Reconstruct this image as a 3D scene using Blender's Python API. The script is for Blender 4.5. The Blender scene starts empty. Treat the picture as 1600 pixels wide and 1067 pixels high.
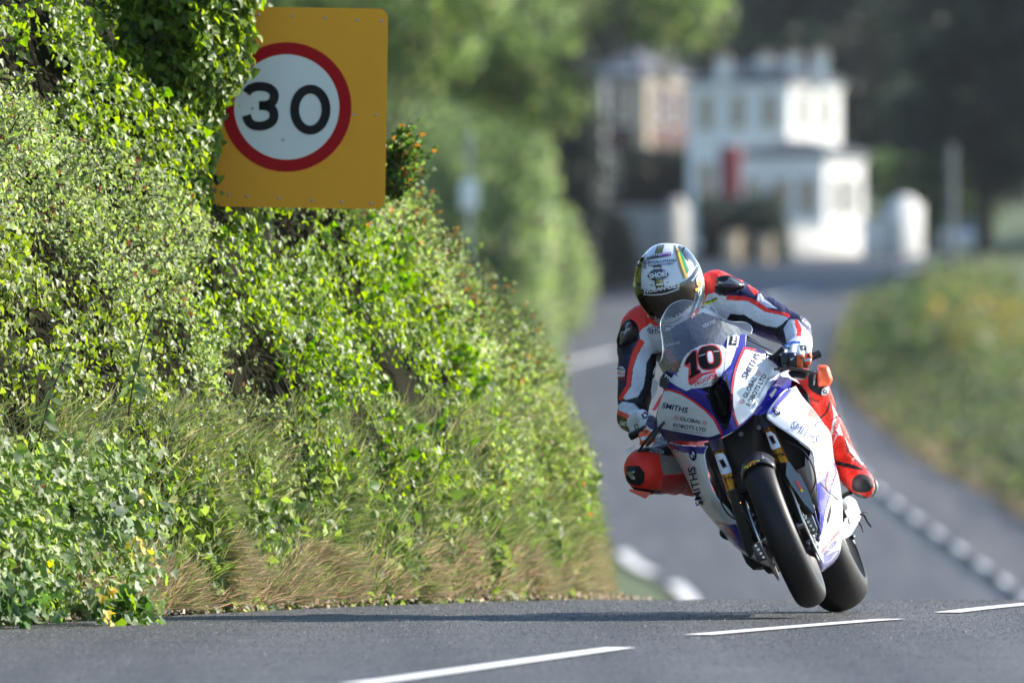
import bpy, bmesh, math, random
import numpy as np
from mathutils import Vector, Matrix, noise
from mathutils.bvhtree import BVHTree
from mathutils.geometry import delaunay_2d_cdt
R = math.radians
random.seed(7); rng = np.random.default_rng(7)
scn = bpy.context.scene; COL = scn.collection
F = 17778.0          # focal length in photo pixels (400 mm lens)
D0 = 42.0            # distance of the front axle
def P(px, py, D): return Vector(((px-800)/F*D, D, 1.0-(py-533)/F*D))
def Q(px, py, c=0.0): return P(px, py, D0-c)          # c metres nearer than the front axle
def pix(v): return (800+F*v[0]/v[1], 533-F*(v[2]-1.0)/v[1])
def lin(c):
    c = c/255.0
    return c/12.92 if c <= .04045 else ((c+.055)/1.055)**2.4
def rgb(r, g, b): return (lin(r), lin(g), lin(b), 1)
# ---------------------------------------------------------------- materials
def new_mat(name):
    m = bpy.data.materials.new(name); m.use_nodes = True
    return m, m.node_tree, m.node_tree.nodes['Principled BSDF']
def mat(name, col, rough=.5, metal=0, coat=0, var=.12, scale=20, bump=0, bscale=200, spec=.5, speck=None):
    m, t, b = new_mat(name); n = t.nodes; L = t.links
    tc = n.new('ShaderNodeTexCoord')
    nz = n.new('ShaderNodeTexNoise'); nz.inputs['Scale'].default_value = scale; nz.inputs['Detail'].default_value = 5
    L.new(tc.outputs['Object'], nz.inputs['Vector'])
    mx = n.new('ShaderNodeMix'); mx.data_type = 'RGBA'
    mx.inputs[6].default_value = tuple(c*(1-var) for c in col[:3])+(1,)
    mx.inputs[7].default_value = tuple(min(1, c*(1+var)) for c in col[:3])+(1,)
    L.new(nz.outputs['Fac'], mx.inputs[0]); out = mx.outputs[2]
    if speck:                                   # flies and stone chips: a real dirt pattern
        vo = n.new('ShaderNodeTexVoronoi'); vo.inputs['Scale'].default_value = speck[0]
        L.new(tc.outputs['Object'], vo.inputs['Vector'])
        lt = n.new('ShaderNodeMath'); lt.operation = 'LESS_THAN'; lt.inputs[1].default_value = speck[1]
        L.new(vo.outputs['Distance'], lt.inputs[0])
        n2 = n.new('ShaderNodeTexNoise'); n2.inputs['Scale'].default_value = speck[0]*.35
        L.new(tc.outputs['Object'], n2.inputs['Vector'])
        gt = n.new('ShaderNodeMath'); gt.operation = 'GREATER_THAN'; gt.inputs[1].default_value = .47
        L.new(n2.outputs['Fac'], gt.inputs[0])
        mu = n.new('ShaderNodeMath'); mu.operation = 'MULTIPLY'; L.new(lt.outputs[0], mu.inputs[0]); L.new(gt.outputs[0], mu.inputs[1])
        mu2 = n.new('ShaderNodeMath'); mu2.operation = 'MULTIPLY'; mu2.inputs[1].default_value = .75; L.new(mu.outputs[0], mu2.inputs[0])
        m2 = n.new('ShaderNodeMix'); m2.data_type = 'RGBA'; m2.inputs[7].default_value = (.06, .05, .045, 1)
        L.new(mu2.outputs[0], m2.inputs[0]); L.new(out, m2.inputs[6]); out = m2.outputs[2]
    L.new(out, b.inputs['Base Color'])
    b.inputs['Roughness'].default_value = rough; b.inputs['Metallic'].default_value = metal
    b.inputs['Coat Weight'].default_value = coat; b.inputs['Coat Roughness'].default_value = .06
    b.inputs['Specular IOR Level'].default_value = spec
    if bump:
        nb = n.new('ShaderNodeTexNoise'); nb.inputs['Scale'].default_value = bscale; nb.inputs['Detail'].default_value = 4
        L.new(tc.outputs['Object'], nb.inputs['Vector'])
        bp = n.new('ShaderNodeBump'); bp.inputs['Strength'].default_value = bump; bp.inputs['Distance'].default_value = .01
        L.new(nb.outputs['Fac'], bp.inputs['Height']); L.new(bp.outputs['Normal'], b.inputs['Normal'])
    return m
def leaf_mat(name, rough=.38, trans=.3, spec=.5):
    m, t, b = new_mat(name); n = t.nodes; L = t.links
    at = n.new('ShaderNodeAttribute'); at.attribute_name = 'tint'
    L.new(at.outputs['Color'], b.inputs['Base Color'])
    b.inputs['Roughness'].default_value = rough; b.inputs['Specular IOR Level'].default_value = spec
    tr = n.new('ShaderNodeBsdfTranslucent')
    hs = n.new('ShaderNodeHueSaturation'); hs.inputs['Hue'].default_value = .487; hs.inputs['Saturation'].default_value = 1.15
    hs.inputs['Value'].default_value = 1.9
    L.new(at.outputs['Color'], hs.inputs['Color']); L.new(hs.outputs['Color'], tr.inputs['Color'])
    mx = n.new('ShaderNodeMixShader'); mx.inputs[0].default_value = trans
    L.new(b.outputs[0], mx.inputs[1]); L.new(tr.outputs[0], mx.inputs[2])
    L.new(mx.outputs[0], n['Material Output'].inputs['Surface'])
    return m
# ---------------------------------------------------------------- objects
def tag(o, label=None, cat=None, group=None, kind=None):
    if label: o['label'] = label
    if cat: o['category'] = cat
    if group: o['group'] = group
    if kind: o['kind'] = kind
    return o
def empty(name, loc):
    o = bpy.data.objects.new(name, None); COL.objects.link(o); o.location = loc; o.empty_display_size = .1
    return o
def link(name, me, m=None, parent=None, smooth=True):
    o = bpy.data.objects.new(name, me); COL.objects.link(o)
    if m is not None:
        for x in (m if isinstance(m, (list, tuple)) else [m]): me.materials.append(x)
    if smooth: me.polygons.foreach_set('use_smooth', [True]*len(me.polygons)); me.update()
    if parent is not None:
        # walk up: parents are Empties with a plain location (or meshes at their parent's origin)
        o.parent = parent
        w = Vector((0, 0, 0)); p = parent
        while p is not None: w += p.location; p = p.parent
        o.location = -w
    return o
def sharpen(o, ang=35):
    me = o.data; bm = bmesh.new(); bm.from_mesh(me)
    for e in bm.edges:
        if len(e.link_faces) == 2 and e.calc_face_angle(0) > R(ang): e.smooth = False
    bm.to_mesh(me); bm.free(); return o
def mesh_np(name, V, Fc, tint=None, tintdom='POINT'):
    me = bpy.data.meshes.new(name); V = np.asarray(V, dtype=np.float32); Fc = np.asarray(Fc, dtype=np.int32)
    k = Fc.shape[1]
    me.vertices.add(len(V)); me.vertices.foreach_set('co', V.ravel())
    me.loops.add(Fc.size); me.loops.foreach_set('vertex_index', Fc.ravel())
    me.polygons.add(len(Fc)); me.polygons.foreach_set('loop_start', np.arange(0, Fc.size, k, dtype=np.int32))
    me.polygons.foreach_set('loop_total', np.full(len(Fc), k, dtype=np.int32))
    me.update(calc_edges=True)
    if tint is not None:
        a = me.color_attributes.new('tint', 'FLOAT_COLOR', 'POINT')
        t = np.ones((len(V), 4), dtype=np.float32); t[:, :3] = tint; a.data.foreach_set('color', t.ravel())
    return me
class MB:
    """collects simple shapes into one mesh"""
    def __init__(s): s.bm = bmesh.new()
    def quad(s, *p): s.bm.faces.new([s.bm.verts.new(q) for q in p]); return s
    def box(s, c, size, rot=None, bev=0):
        r = bmesh.ops.create_cube(s.bm, size=1.0); vs = r['verts']
        M = Matrix.Translation(Vector(c)) @ (rot.to_4x4() if rot else Matrix.Identity(4)) @ Matrix.Diagonal((*size, 1))
        bmesh.ops.transform(s.bm, matrix=M, verts=vs)
        if bev:
            es = list({e for v in vs for e in v.link_edges})
            bmesh.ops.bevel(s.bm, geom=es, offset=bev, segments=2, affect='EDGES', profile=.5)
        return s
    def tube(s, pts, rad, n=12, cap=True):
        pts = [Vector(p) for p in pts]
        rad = [rad]*len(pts) if not isinstance(rad, (list, tuple)) else rad
        rings = []; up = None
        for i, p in enumerate(pts):
            t = (pts[min(i+1, len(pts)-1)]-pts[max(i-1, 0)]).normalized()
            if up is None: up = t.orthogonal().normalized()
            up = (up - t*up.dot(t)).normalized(); sd = t.cross(up)
            rings.append([s.bm.verts.new(p+(up*math.cos(2*math.pi*k/n)+sd*math.sin(2*math.pi*k/n))*rad[i]) for k in range(n)])
        for a, b in zip(rings, rings[1:]):
            for k in range(n): s.bm.faces.new((a[k], a[(k+1) % n], b[(k+1) % n], b[k]))
        if cap: s.bm.faces.new(rings[0][::-1]); s.bm.faces.new(rings[-1])
        return s
    def lathe(s, c, ax, prof, n=64, closed=False):
        """prof: (along axis, radius)"""
        ax = Vector(ax).normalized(); u = ax.orthogonal().normalized(); v = ax.cross(u); c = Vector(c)
        rings = [[s.bm.verts.new(c+ax*h+(u*math.cos(2*math.pi*k/n)+v*math.sin(2*math.pi*k/n))*r) for k in range(n)] for h, r in prof]
        prs = list(zip(rings, rings[1:]))
        if closed: prs.append((rings[-1], rings[0]))
        for a, b in prs:
            for k in range(n): s.bm.faces.new((a[k], a[(k+1) % n], b[(k+1) % n], b[k]))
        return s
    def ball(s, c, rad, rot=None, u=20, v=14):
        r = bmesh.ops.create_uvsphere(s.bm, u_segments=u, v_segments=v, radius=1.0)
        rad = (rad,)*3 if not isinstance(rad, (list, tuple)) else rad
        M = Matrix.Translation(Vector(c)) @ (rot.to_4x4() if rot else Matrix.Identity(4)) @ Matrix.Diagonal((*rad, 1))
        bmesh.ops.transform(s.bm, matrix=M, verts=r['verts']); return s
    def grid(s, rows, close=False):
        vs = [[s.bm.verts.new(p) for p in r] for r in rows]
        for a, b in zip(vs, vs[1:]):
            m = len(a)
            for k in range(m if close else m-1): s.bm.faces.new((a[k], a[(k+1) % m], b[(k+1) % m], b[k]))
        return s
    def build(s, name, m=None, parent=None, smooth=True, sharp=35):
        bmesh.ops.recalc_face_normals(s.bm, faces=s.bm.faces)
        me = bpy.data.meshes.new(name); s.bm.to_mesh(me); s.bm.free()
        o = link(name, me, m, parent, smooth)
        if smooth and sharp: sharpen(o, sharp)
        return o
def in_poly(px, py, poly):
    """vectorised point in polygon"""
    px = np.asarray(px, float); py = np.asarray(py, float); r = np.zeros(px.shape, bool); n = len(poly)
    for i in range(n):
        x1, y1 = poly[i][:2]; x2, y2 = poly[(i+1) % n][:2]
        if y1 == y2: continue
        c = ((y1 > py) != (y2 > py)) & (px < (x2-x1)*(py-y1)/(y2-y1)+x1)
        r ^= c
    return r
def spline(pts, k=6, closed=False):
    """Catmull-Rom through 2D/3D points"""
    pts = [np.array(p, float) for p in pts]; n = len(pts); out = []
    rngi = range(n if closed else n-1)
    for i in rngi:
        if closed: a, b, c, d = pts[(i-1) % n], pts[i], pts[(i+1) % n], pts[(i+2) % n]
        else: a, b, c, d = pts[max(i-1, 0)], pts[i], pts[i+1], pts[min(i+2, n-1)]
        for j in range(k):
            t = j/k
            out.append(.5*((2*b)+(-a+c)*t+(2*a-5*b+4*c-d)*t*t+(-a+3*b-3*c+d)*t**3))
    if not closed: out.append(pts[-1])
    return [tuple(map(float, p)) for p in out]
def digit_stroke(pts, wd):
    """outline of a constant width stroke"""
    L_, R_ = [], []
    for i, p in enumerate(pts):
        a = np.array(pts[max(i-1, 0)]); b = np.array(pts[min(i+1, len(pts)-1)]); t = (b-a)/np.linalg.norm(b-a); n_ = np.array((-t[1], t[0]))*wd/2
        L_.append(tuple(np.array(p)+n_)); R_.append(tuple(np.array(p)-n_))
    return L_, R_
# ================================================================ world, sun, camera
w = bpy.data.worlds.new('World'); scn.world = w; w.use_nodes = True
SUN = Vector((.78, .40, .47)).normalized()
nt = w.node_tree; sky = nt.nodes.new('ShaderNodeTexSky'); sky.sky_type = 'NISHITA'; sky.sun_disc = False
sky.sun_elevation = math.asin(SUN.z); sky.sun_rotation = math.atan2(SUN.x, SUN.y)
sky.air_density = 1.0; sky.dust_density = .2; sky.ozone_density = 2.5
nt.links.new(sky.outputs[0], nt.nodes['Background'].inputs[0]); nt.nodes['Background'].inputs[1].default_value = .12
sl = bpy.data.lights.new('sun', 'SUN'); sl.energy = 5.0; sl.angle = R(.5); sl.color = (1, .93, .82)
so = bpy.data.objects.new('sun', sl); COL.objects.link(so); so.rotation_euler = SUN.to_track_quat('Z', 'Y').to_euler()
cd = bpy.data.cameras.new('camera'); cam = bpy.data.objects.new('camera', cd); COL.objects.link(cam)
cam.location = (0, 0, 1.0); cam.rotation_euler = (R(90), 0, 0)
cd.lens = 400; cd.sensor_width = 36; cd.shift_y = -(0.5)/1600; cd.clip_start = .5; cd.clip_end = 5000
cd.dof.use_dof = True; cd.dof.focus_distance = 42.15; cd.dof.aperture_fstop = 4.4; cd.dof.aperture_blades = 9
scn.camera = cam
scn.view_settings.view_transform = 'Standard'; scn.view_settings.look = 'None'; scn.view_settings.gamma = 1
scn.view_settings.exposure = 1.3
scn.cycles.use_denoising = True; scn.cycles.max_bounces = 8; scn.cycles.transparent_max_bounces = 24
scn.cycles.sample_clamp_indirect = 6
# ================================================================ the road's shape
def interp(tab, x): return float(np.interp(x, [p[0] for p in tab], [p[1] for p in tab]))
_zk = spline([(60, -.549), (80, -1.75), (110, -3.1), (150, -4.3), (190, -4.75), (235, -4.34), (300, -2.68), (360, -.6), (420, 1.8), (470, 3.75), (520, 5.3), (600, 7.2), (900, 14)], 8)
def ZR(D):
    if D < 33.5: return -.003
    if D < 60:
        y = 937+.5*(D-49.5)**2
        return 1-(y-533)*D/F
    return interp(_zk, D)
_lk = spline([(10, -9.6), (33, -3.8), (40.4, -1.82), (44.4, -.78), (48, .1), (52, .52), (58, .66), (70, .75), (110, 1.5), (180, 2.9), (235, 3.43), (257, 2.31), (300, 1.75), (345, 1.6), (375, 1.45), (405, .85), (430, 2.2), (470, 2.6), (520, 2.0)], 6)
_rk = spline([(10, -2.2), (33, 4.2), (40.4, 5.4), (49, 7.0), (70, 8.6), (110, 9.6), (180, 10.4), (235, 10.4), (257, 10.1), (300, 9.25), (345, 9.6), (385, 10.8), (435, 13.2), (475, 16), (520, 22)], 6)
def XL(D): return interp(_lk, D)
def XR(D): return interp(_rk, D)
_ck = [(10, -6.5), (33.5, -.377), (37.17, .355), (38.9, .635), (41.6, 1.39), (43, 1.645), (45.5, 2.05), (49, 2.5), (55, 3.1), (70, 3.9), (110, 4.9), (180, 6.4), (235, 6.9), (300, 5.5), (380, 5.6), (440, 8.5), (520, 12)]
def XC(D): return interp(_ck, D)
Ds = list(np.arange(8, 33, 1.5))+list(np.arange(33, 62, .4))+list(np.arange(62, 240, 4))+list(np.arange(240, 560, 5))
# asphalt
def asphalt(name, base=(.046, .0462, .0455), s=1.0):
    m, t, b = new_mat(name); n = t.nodes; L = t.links
    tc = n.new('ShaderNodeTexCoord')
    v1 = n.new('ShaderNodeTexVoronoi'); v1.inputs['Scale'].default_value = 95*s; L.new(tc.outputs['Object'], v1.inputs['Vector'])
    n1 = n.new('ShaderNodeTexNoise'); n1.inputs['Scale'].default_value = 2.2; n1.inputs['Detail'].default_value = 6; L.new(tc.outputs['Object'], n1.inputs['Vector'])
    cr = n.new('ShaderNodeValToRGB'); cr.color_ramp.elements[0].position = .3; cr.color_ramp.elements[1].position = .75
    cr.color_ramp.elements[0].color = (*[c*.78 for c in base], 1); cr.color_ramp.elements[1].color = (*[c*1.25 for c in base], 1)
    L.new(n1.outputs['Fac'], cr.inputs[0])
    st = n.new('ShaderNodeMix'); st.data_type = 'RGBA'; st.blend_type = 'MULTIPLY'; st.inputs[0].default_value = 1
    c2 = n.new('ShaderNodeValToRGB'); c2.color_ramp.elements[0].color = (.25, .25, .25, 1); c2.color_ramp.elements[1].color = (2.1, 2.05, 2.0, 1)
    sp = n.new('ShaderNodeSeparateColor'); L.new(v1.outputs['Color'], sp.inputs[0]); L.new(sp.outputs[0], c2.inputs[0])
    mp = n.new('ShaderNodeMapping'); mp.inputs['Scale'].default_value = (2.2, .09, 1); L.new(tc.outputs['Object'], mp.inputs[0])
    n3 = n.new('ShaderNodeTexNoise'); n3.inputs['Scale'].default_value = 1.0; n3.inputs['Detail'].default_value = 7; L.new(mp.outputs[0], n3.inputs['Vector'])
    c3 = n.new('ShaderNodeValToRGB'); c3.color_ramp.elements[0].position = .35; c3.color_ramp.elements[1].position = .65; c3.color_ramp.elements[0].color = (.62, .62, .62, 1); c3.color_ramp.elements[1].color = (1.3, 1.3, 1.3, 1); L.new(n3.outputs['Fac'], c3.inputs[0])
    w3 = n.new('ShaderNodeMix'); w3.data_type = 'RGBA'; w3.blend_type = 'MULTIPLY'; w3.inputs[0].default_value = 1; L.new(cr.outputs[0], w3.inputs[6]); L.new(c3.outputs[0], w3.inputs[7])
    L.new(w3.outputs[2], st.inputs[6]); L.new(c2.outputs[0], st.inputs[7]); L.new(st.outputs[2], b.inputs['Base Color'])
    # worn wheel tracks, running along the road, a little smoother
    b.inputs['Roughness'].default_value = .62; b.inputs['Specular IOR Level'].default_value = .45
    bp = n.new('ShaderNodeBump'); bp.inputs['Strength'].default_value = .55; bp.inputs['Distance'].default_value = .006
    L.new(v1.outputs['Distance'], bp.inputs['Height']); L.new(bp.outputs[0], b.inputs['Normal'])
    return m
M_ASPH = asphalt('asphalt')
mb = MB(); rows = []
for D in Ds:
    l, r = XL(D), XR(D); rows.append([(l+(r-l)*k/12, D, ZR(D)) for k in range(13)])
mb.grid(rows); tag(mb.build('road', M_ASPH, sharp=0), kind='structure')
# pavement and kerb beyond the crest, on the right
M_PAVE = asphalt('pavement_asphalt', (.055, .05, .047))
mb = MB(); rows = []
def PW(D): return 2.9 if D < 290 else 2.9-(D-290)/80*2.5 if D < 370 else .4
for D in np.arange(60, 430, 4):
    r = XR(D)+.16; z = ZR(D)+.12; rows.append([(r, D, z), (r+PW(D), D, z)])
mb.grid(rows); tag(mb.build('pavement', M_PAVE, sharp=0), kind='structure')
M_KW = mat('kerb_white_paint', (.74, .73, .70, 1), .6, var=.2, scale=6); M_KB = mat('kerb_dark_paint', (.05, .05, .055, 1), .6)
for nm, mm, par in (('white_kerb', M_KW, 0), ('dark_kerb', M_KB, 1)):
    mb = MB(); k = 0; D = 205.
    while D < 400:
        if k % 2 == par:
            a, b_ = D+.03, D+(3.6 if par == 0 else 4.8)
            for (u, v) in ((a, b_),):
                x0, x1, z0, z1 = XR(u), XR(v), ZR(u), ZR(v)
                q = [(x0, u, z0-.1), (x0+.15, u, z0-.1), (x0+.15, u, z0+.145), (x0+.02, u, z0+.145)]
                q2 = [(x1, v, z1-.1), (x1+.15, v, z1-.1), (x1+.15, v, z1+.145), (x1+.02, v, z1+.145)]
                mb.grid([q, q2], close=True); mb.quad(*q); mb.quad(*q2)
        D += (3.65 if k % 2 == 0 else 4.85); k += 1
    tag(mb.build(nm, mm, smooth=False), kind='structure')
# painted lines
M_LINE = mat('road_paint', (.72, .71, .68, 1), .55, var=.22, scale=45, bump=.2, bscale=150)
mb = MB()
def stripe(D1, D2, xf, wd, taper=.0, n=8):
    rows = []
    for i in range(n+1):
        D = D1+(D2-D1)*i/n; x = xf(D); z = ZR(D)+.005 if D < 120 else ZR(D)+.02
        rows.append([(x-wd/2, D, z), (x+wd/2, D, z)])
    mb.grid(rows)
for a, b_ in ((29.5, 31.6), (33.2, 37.17), (38.9, 41.6), (43.0, 45.9), (47.4, 50.4), (52, 55), (57, 61)): stripe(a, b_, XC, .105)
def XE(D): return XL(D)+.25
stripe(66, 110, XE, .12); stripe(110, 243, XE, .3, n=30); stripe(248, 259, XE, .3, n=6)
for (xa, ya, xb, yb) in ((868, 577, 962, 553), (1195, 470, 1262, 458), (1405, 425, 1440, 420)):
    def _g(px, py):
        Dg = 350.0
        for _ in range(40): Dg = float(np.interp(py, [533-F*(ZR(d)-1)/d for d in range(520, 240, -5)], list(range(520, 240, -5))))
        return Vector(((px-800)/F*Dg, Dg, ZR(Dg)+.03))
    a_, b_ = _g(xa, ya), _g(xb, yb); mb.quad(a_, b_, b_+Vector((0, 2.2, 2.2*(ZR(b_.y+1)-ZR(b_.y)))), a_+Vector((0, 2.2, 2.2*(ZR(a_.y+1)-ZR(a_.y)))))
mb2 = MB()
tag(mb.build('road_marking', M_LINE, smooth=False), kind='structure')
# ================================================================ ground, one sheet to the horizon
M_EARTH = mat('shadow_dark_earth', (.012, .011, .006, 1), 1.0, var=.5, scale=3, bump=.8, bscale=30, spec=.05)  # earth nearly black: shadow inside the hedge put into its colour
M_GRND = mat('rough_grass', (.055, .085, .025, 1), .9, var=.5, scale=.6, bump=.6, bscale=8)
xs = [-2500, -800, -300, -120, -60, -30, -16, -8, -4, -2, 0, 2, 4, 6, 8, 10, 12, 14, 16, 18, 22, 28, 40, 70, 140, 300, 800, 2500]
gD = [-2000, -500, -100, -20, 0]+Ds[::3]+[600, 700, 900, 1500, 3000]
def ground_z(x, D):
    z = ZR(max(D, 8)) if D < 900 else 14
    l, r = XL(min(max(D, 10), 520)), XR(min(max(D, 10), 520)); z -= .06
    if D > 210:                                      # the grass bank right of the pavement
        t = (x-(r+PW(D)+.3))/3.2; t = min(max(t, 0), 1)
        z += 1.35*t*t*(3-2*t)*min(1, (D-210)/60)
    return z
mb = MB(); mb.grid([[(x, D, ground_z(x, D)) for x in xs] for D in gD])
tag(mb.build('ground', M_GRND, sharp=0), kind='structure')
# ================================================================ the hedge bank beside the road
prof = [(0, 0), (.05, .25), (.16, .62), (.38, 1.2), (.68, 1.85), (1.0, 2.4), (1.5, 2.85), (2.4, 3.2), (4.5, 3.3)]
_pt = np.linspace(0, 1, len(prof))
def edge_n(D):
    d = (XL(D+1)-XL(D-1))/2; n_ = Vector((-1, d, 0)); return n_.normalized()
def nz(v, s, seed=0): return noise.noise(Vector((v[0]*s+seed, v[1]*s-seed, v[2]*s+seed*.7)))
def nzv(p, s, seed=0.):
    """smooth pseudo-noise for arrays of points, about -1..1"""
    x, y, z = p[..., 0]*s+seed*1.7, p[..., 1]*s-seed*.9, p[..., 2]*s+seed*2.3
    a = np.sin(x*2.1+1.3*np.sin(y*1.7+z)+seed)+np.sin(y*2.3+1.1*np.sin(z*1.9-x*.8)+2.1*seed)+np.sin(z*2.6+1.2*np.sin(x*1.5+y*1.1)+.7*seed)
    b = np.sin(x*4.7+2*np.sin(z*3.1)+y)+np.sin(y*5.3-z*2.1+1.5*np.sin(x*2.9))
    return a*.27+b*.12
_pw = np.array([p[0] for p in prof]); _ph = np.array([p[1] for p in prof])
_qw = np.array([0, .05, .17, .42, .85, 1.35, 1.9, 2.9, 4.5]); _qh = np.array([0, .25, .6, 1.1, 1.62, 2.0, 2.25, 2.5, 2.6])
_LD = np.arange(5, 560, .25); _LX = np.array([XL(d) for d in _LD]); _LZ = np.array([ZR(d) for d in _LD])
def hedge_pts(D, t, off):
    D, t, off = np.asarray(D, float), np.asarray(t, float), np.asarray(off, float)
    k = np.clip((D-48.2)/2.6, 0, 1); k = k*k*(3-2*k)
    ev = lambda tt: ((1-k)*np.interp(tt, _pt, _pw)+k*np.interp(tt, _pt, _qw), (1-k)*np.interp(tt, _pt, _ph)+k*np.interp(tt, _pt, _qh))
    hs = np.where(D > 62, np.maximum(.62, 1-(D-62)*.02), 1.0)
    x = np.interp(D, _LD, _LX); dx = (np.interp(D+1, _LD, _LX)-np.interp(D-1, _LD, _LX))/2; z = np.interp(D, _LD, _LZ)
    ln = np.sqrt(1+dx*dx); nx, ny = -1/ln, dx/ln
    w1, h1 = ev(t); w2, h2 = ev(t+.01)
    p = np.stack([x-.12-.16*np.clip((D-49)/5, 0, 1)+nx*w1, D+ny*w1, z+h1*hs], -1)
    dw, dh = w2-w1, h2-h1; m_ = np.sqrt(dw*dw+dh*dh)+1e-9; dw, dh = dw/m_, dh/m_
    n_ = np.stack([-nx*dh, -ny*dh, dw+.02], -1); n_ /= np.linalg.norm(n_, axis=-1)[..., None]
    lump = .15*nzv(p, 1.1, 3)+.08*nzv(p, 2.6, 9)+.035*nzv(p, 6, 1)
    lump = lump*np.minimum(1, h1*1.6+.15)
    return p+n_*(lump+off)[..., None], n_
def hedge_pt(D, t, off=0):
    p, n_ = hedge_pts([D], [t], [off]); return Vector(p[0]), Vector(n_[0])
mb = MB(); hd = list(np.arange(30, 70, .35))+[71, 72]
mb.grid([[hedge_pt(D, t, -.17)[0] for t in np.linspace(0, 1, 28)] for D in hd])
tag(mb.build('bank', M_EARTH, sharp=0), kind='structure')
M_YEL = mat('amber_sign_sheet', (.70, .30, .005, 1), .5, var=.06, scale=8, spec=.3); M_SRED = mat('red_sign_sheet', (.34, .003, .006, 1), .55, spec=.12, var=.05)
M_SWH = mat('white_sign_sheet', (.60, .62, .60, 1), .5, spec=.2, var=.05, scale=5); M_SBK = mat('black_sign_sheet', (.008, .008, .009, 1), .5, spec=.15)
M_ALU = mat('weathered_aluminium', (.4, .4, .4, 1), .45, metal=.7)

# loose chippings standing proud in the surface dressing of the near road
n = 170000; cD = 33+17.5*rng.random(n)**.8; cX = rng.uniform(-2.6, 4.2, n); cX += 0
ok = cX > np.interp(cD, _LD, _LX)+.02; cD, cX = cD[ok], cX[ok]; n = len(cD); cz = np.interp(cD, _LD, _LZ)
sz = rng.uniform(.0018, .0046, n); h_ = sz*rng.uniform(.35, .8, n); a0 = rng.uniform(0, 6.28, n)
V = np.zeros((n, 4, 3)); V[:, 3] = np.stack([cX+rng.normal(0, .3, n)*sz, cD, cz+h_], -1)
for k in range(3): V[:, k] = np.stack([cX+sz*np.cos(a0+k*2.094), cD+sz*np.sin(a0+k*2.094), cz-.0004], -1)
Fc = (np.array([[0, 1, 3], [1, 2, 3], [2, 0, 3]])[None]+(np.arange(n)*4)[:, None, None]).reshape(-1, 3)
tn = np.repeat(np.clip(rng.normal(.085, .05, (n, 1)), .015, .3)*np.array([1, 1.02, 1.05]), 4, axis=0)
m_, t_, b_ = new_mat('stone_chippings'); at_ = t_.nodes.new('ShaderNodeAttribute'); at_.attribute_name = 'tint'; t_.links.new(at_.outputs['Color'], b_.inputs['Base Color']); b_.inputs['Roughness'].default_value = .6
o = link('road_chippings', mesh_np('road_chippings', V.reshape(-1, 3), Fc, tn), m_, None, smooth=False); tag(o, 'small stone chippings set in the near asphalt', 'chippings', kind='stuff')
# ================================================================ leaves
def frames(N, down=.6, jit=.55):
    """random leaf frames about normals N: returns tip dir T, side S, normal M"""
    n = len(N); M = N+rng.normal(0, jit, (n, 3)); M /= np.linalg.norm(M, axis=1)[:, None]
    T = rng.normal(0, 1, (n, 3))*.6+np.array([0, 0, -down]); T -= M*(T*M).sum(1)[:, None]; T /= np.linalg.norm(T, axis=1)[:, None]+1e-9
    S = np.cross(M, T); return T, S, M
LEAF = {  # outline in (side, tip, normal); faces
 'simple': ([(0, 0, 0), (-.36, .42, .12), (0, 1, -.05), (.36, .42, .12)], [(0, 1, 2), (0, 2, 3)]),
 'ivy': ([(0, 0, 0), (-.52, .12, .08), (-.34, .52, .12), (0, 1, -.12), (.34, .52, .12), (.52, .12, .08)], [(0, 2, 1), (0, 3, 2), (0, 4, 3), (0, 5, 4)]),
 'blade': ([(-.016, 0, 0), (.016, 0, 0), (.013, .5, .09), (-.013, .5, .09), (0, 1, .34)], [(0, 1, 2), (0, 2, 3), (3, 2, 4)]),
 'maple': ([(0, 0, 0), (-.5, -.05, .1), (-.62, .4, .1), (-.28, .5, .06), (-.3, .8, .05), (0, 1.05, -.1), (.3, .8, .05), (.28, .5, .06), (.62, .4, .1), (.5, -.05, .1)], [(0, 2, 1), (0, 3, 2), (0, 4, 3), (0, 5, 4), (0, 6, 5), (0, 7, 6), (0, 8, 7), (0, 9, 8)])}
def leaves(name, Pn, Nn, size, shape, tint, m, parent=None, down=.6, jit=.55, T=None):
    Pn = np.asarray(Pn, float); Nn = np.asarray(Nn, float); n = len(Pn)
    v, f = LEAF[shape]; v = np.array(v); f = np.array(f)
    t_, s_, m_ = frames(Nn, down, jit)
    if T is not None:
        t_ = T/np.linalg.norm(T, axis=1)[:, None]; s_ = np.cross(m_, t_); s_ /= np.linalg.norm(s_, axis=1)[:, None]+1e-9; m_ = np.cross(t_, s_)
    size = np.asarray(size)[:, None, None] if np.ndim(size) else size
    V = Pn[:, None, :]+size*(v[None, :, 0, None]*s_[:, None, :]+v[None, :, 1, None]*t_[:, None, :]+v[None, :, 2, None]*m_[:, None, :])
    Fc = (f[None]+(np.arange(n)*len(v))[:, None, None]).reshape(-1, 3)
    tn = np.repeat(np.asarray(tint), len(v), axis=0)
    return link(name, mesh_np(name, V.reshape(-1, 3), Fc, tn), m, parent, smooth=False)
LB = 1.0
def tints(n, cols, wts=None, var=.22):
    cols = np.array(cols); i = rng.choice(len(cols), n, p=wts); c = LB*cols[i]*(1+rng.normal(0, var, (n, 1)))
    return np.clip(c, .003, .9)
ML_GLOSS = leaf_mat('glossy_leaf', .44, .5, .36); ML_SOFT = leaf_mat('soft_leaf', .5, .5, .35); ML_DRY = leaf_mat('dry_grass', .7, .35, .2)
ML_FAR = leaf_mat('tree_leaf', .5, .5, .4)
M_TWIG = mat('twig', (.09, .055, .035, 1), .8)
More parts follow.
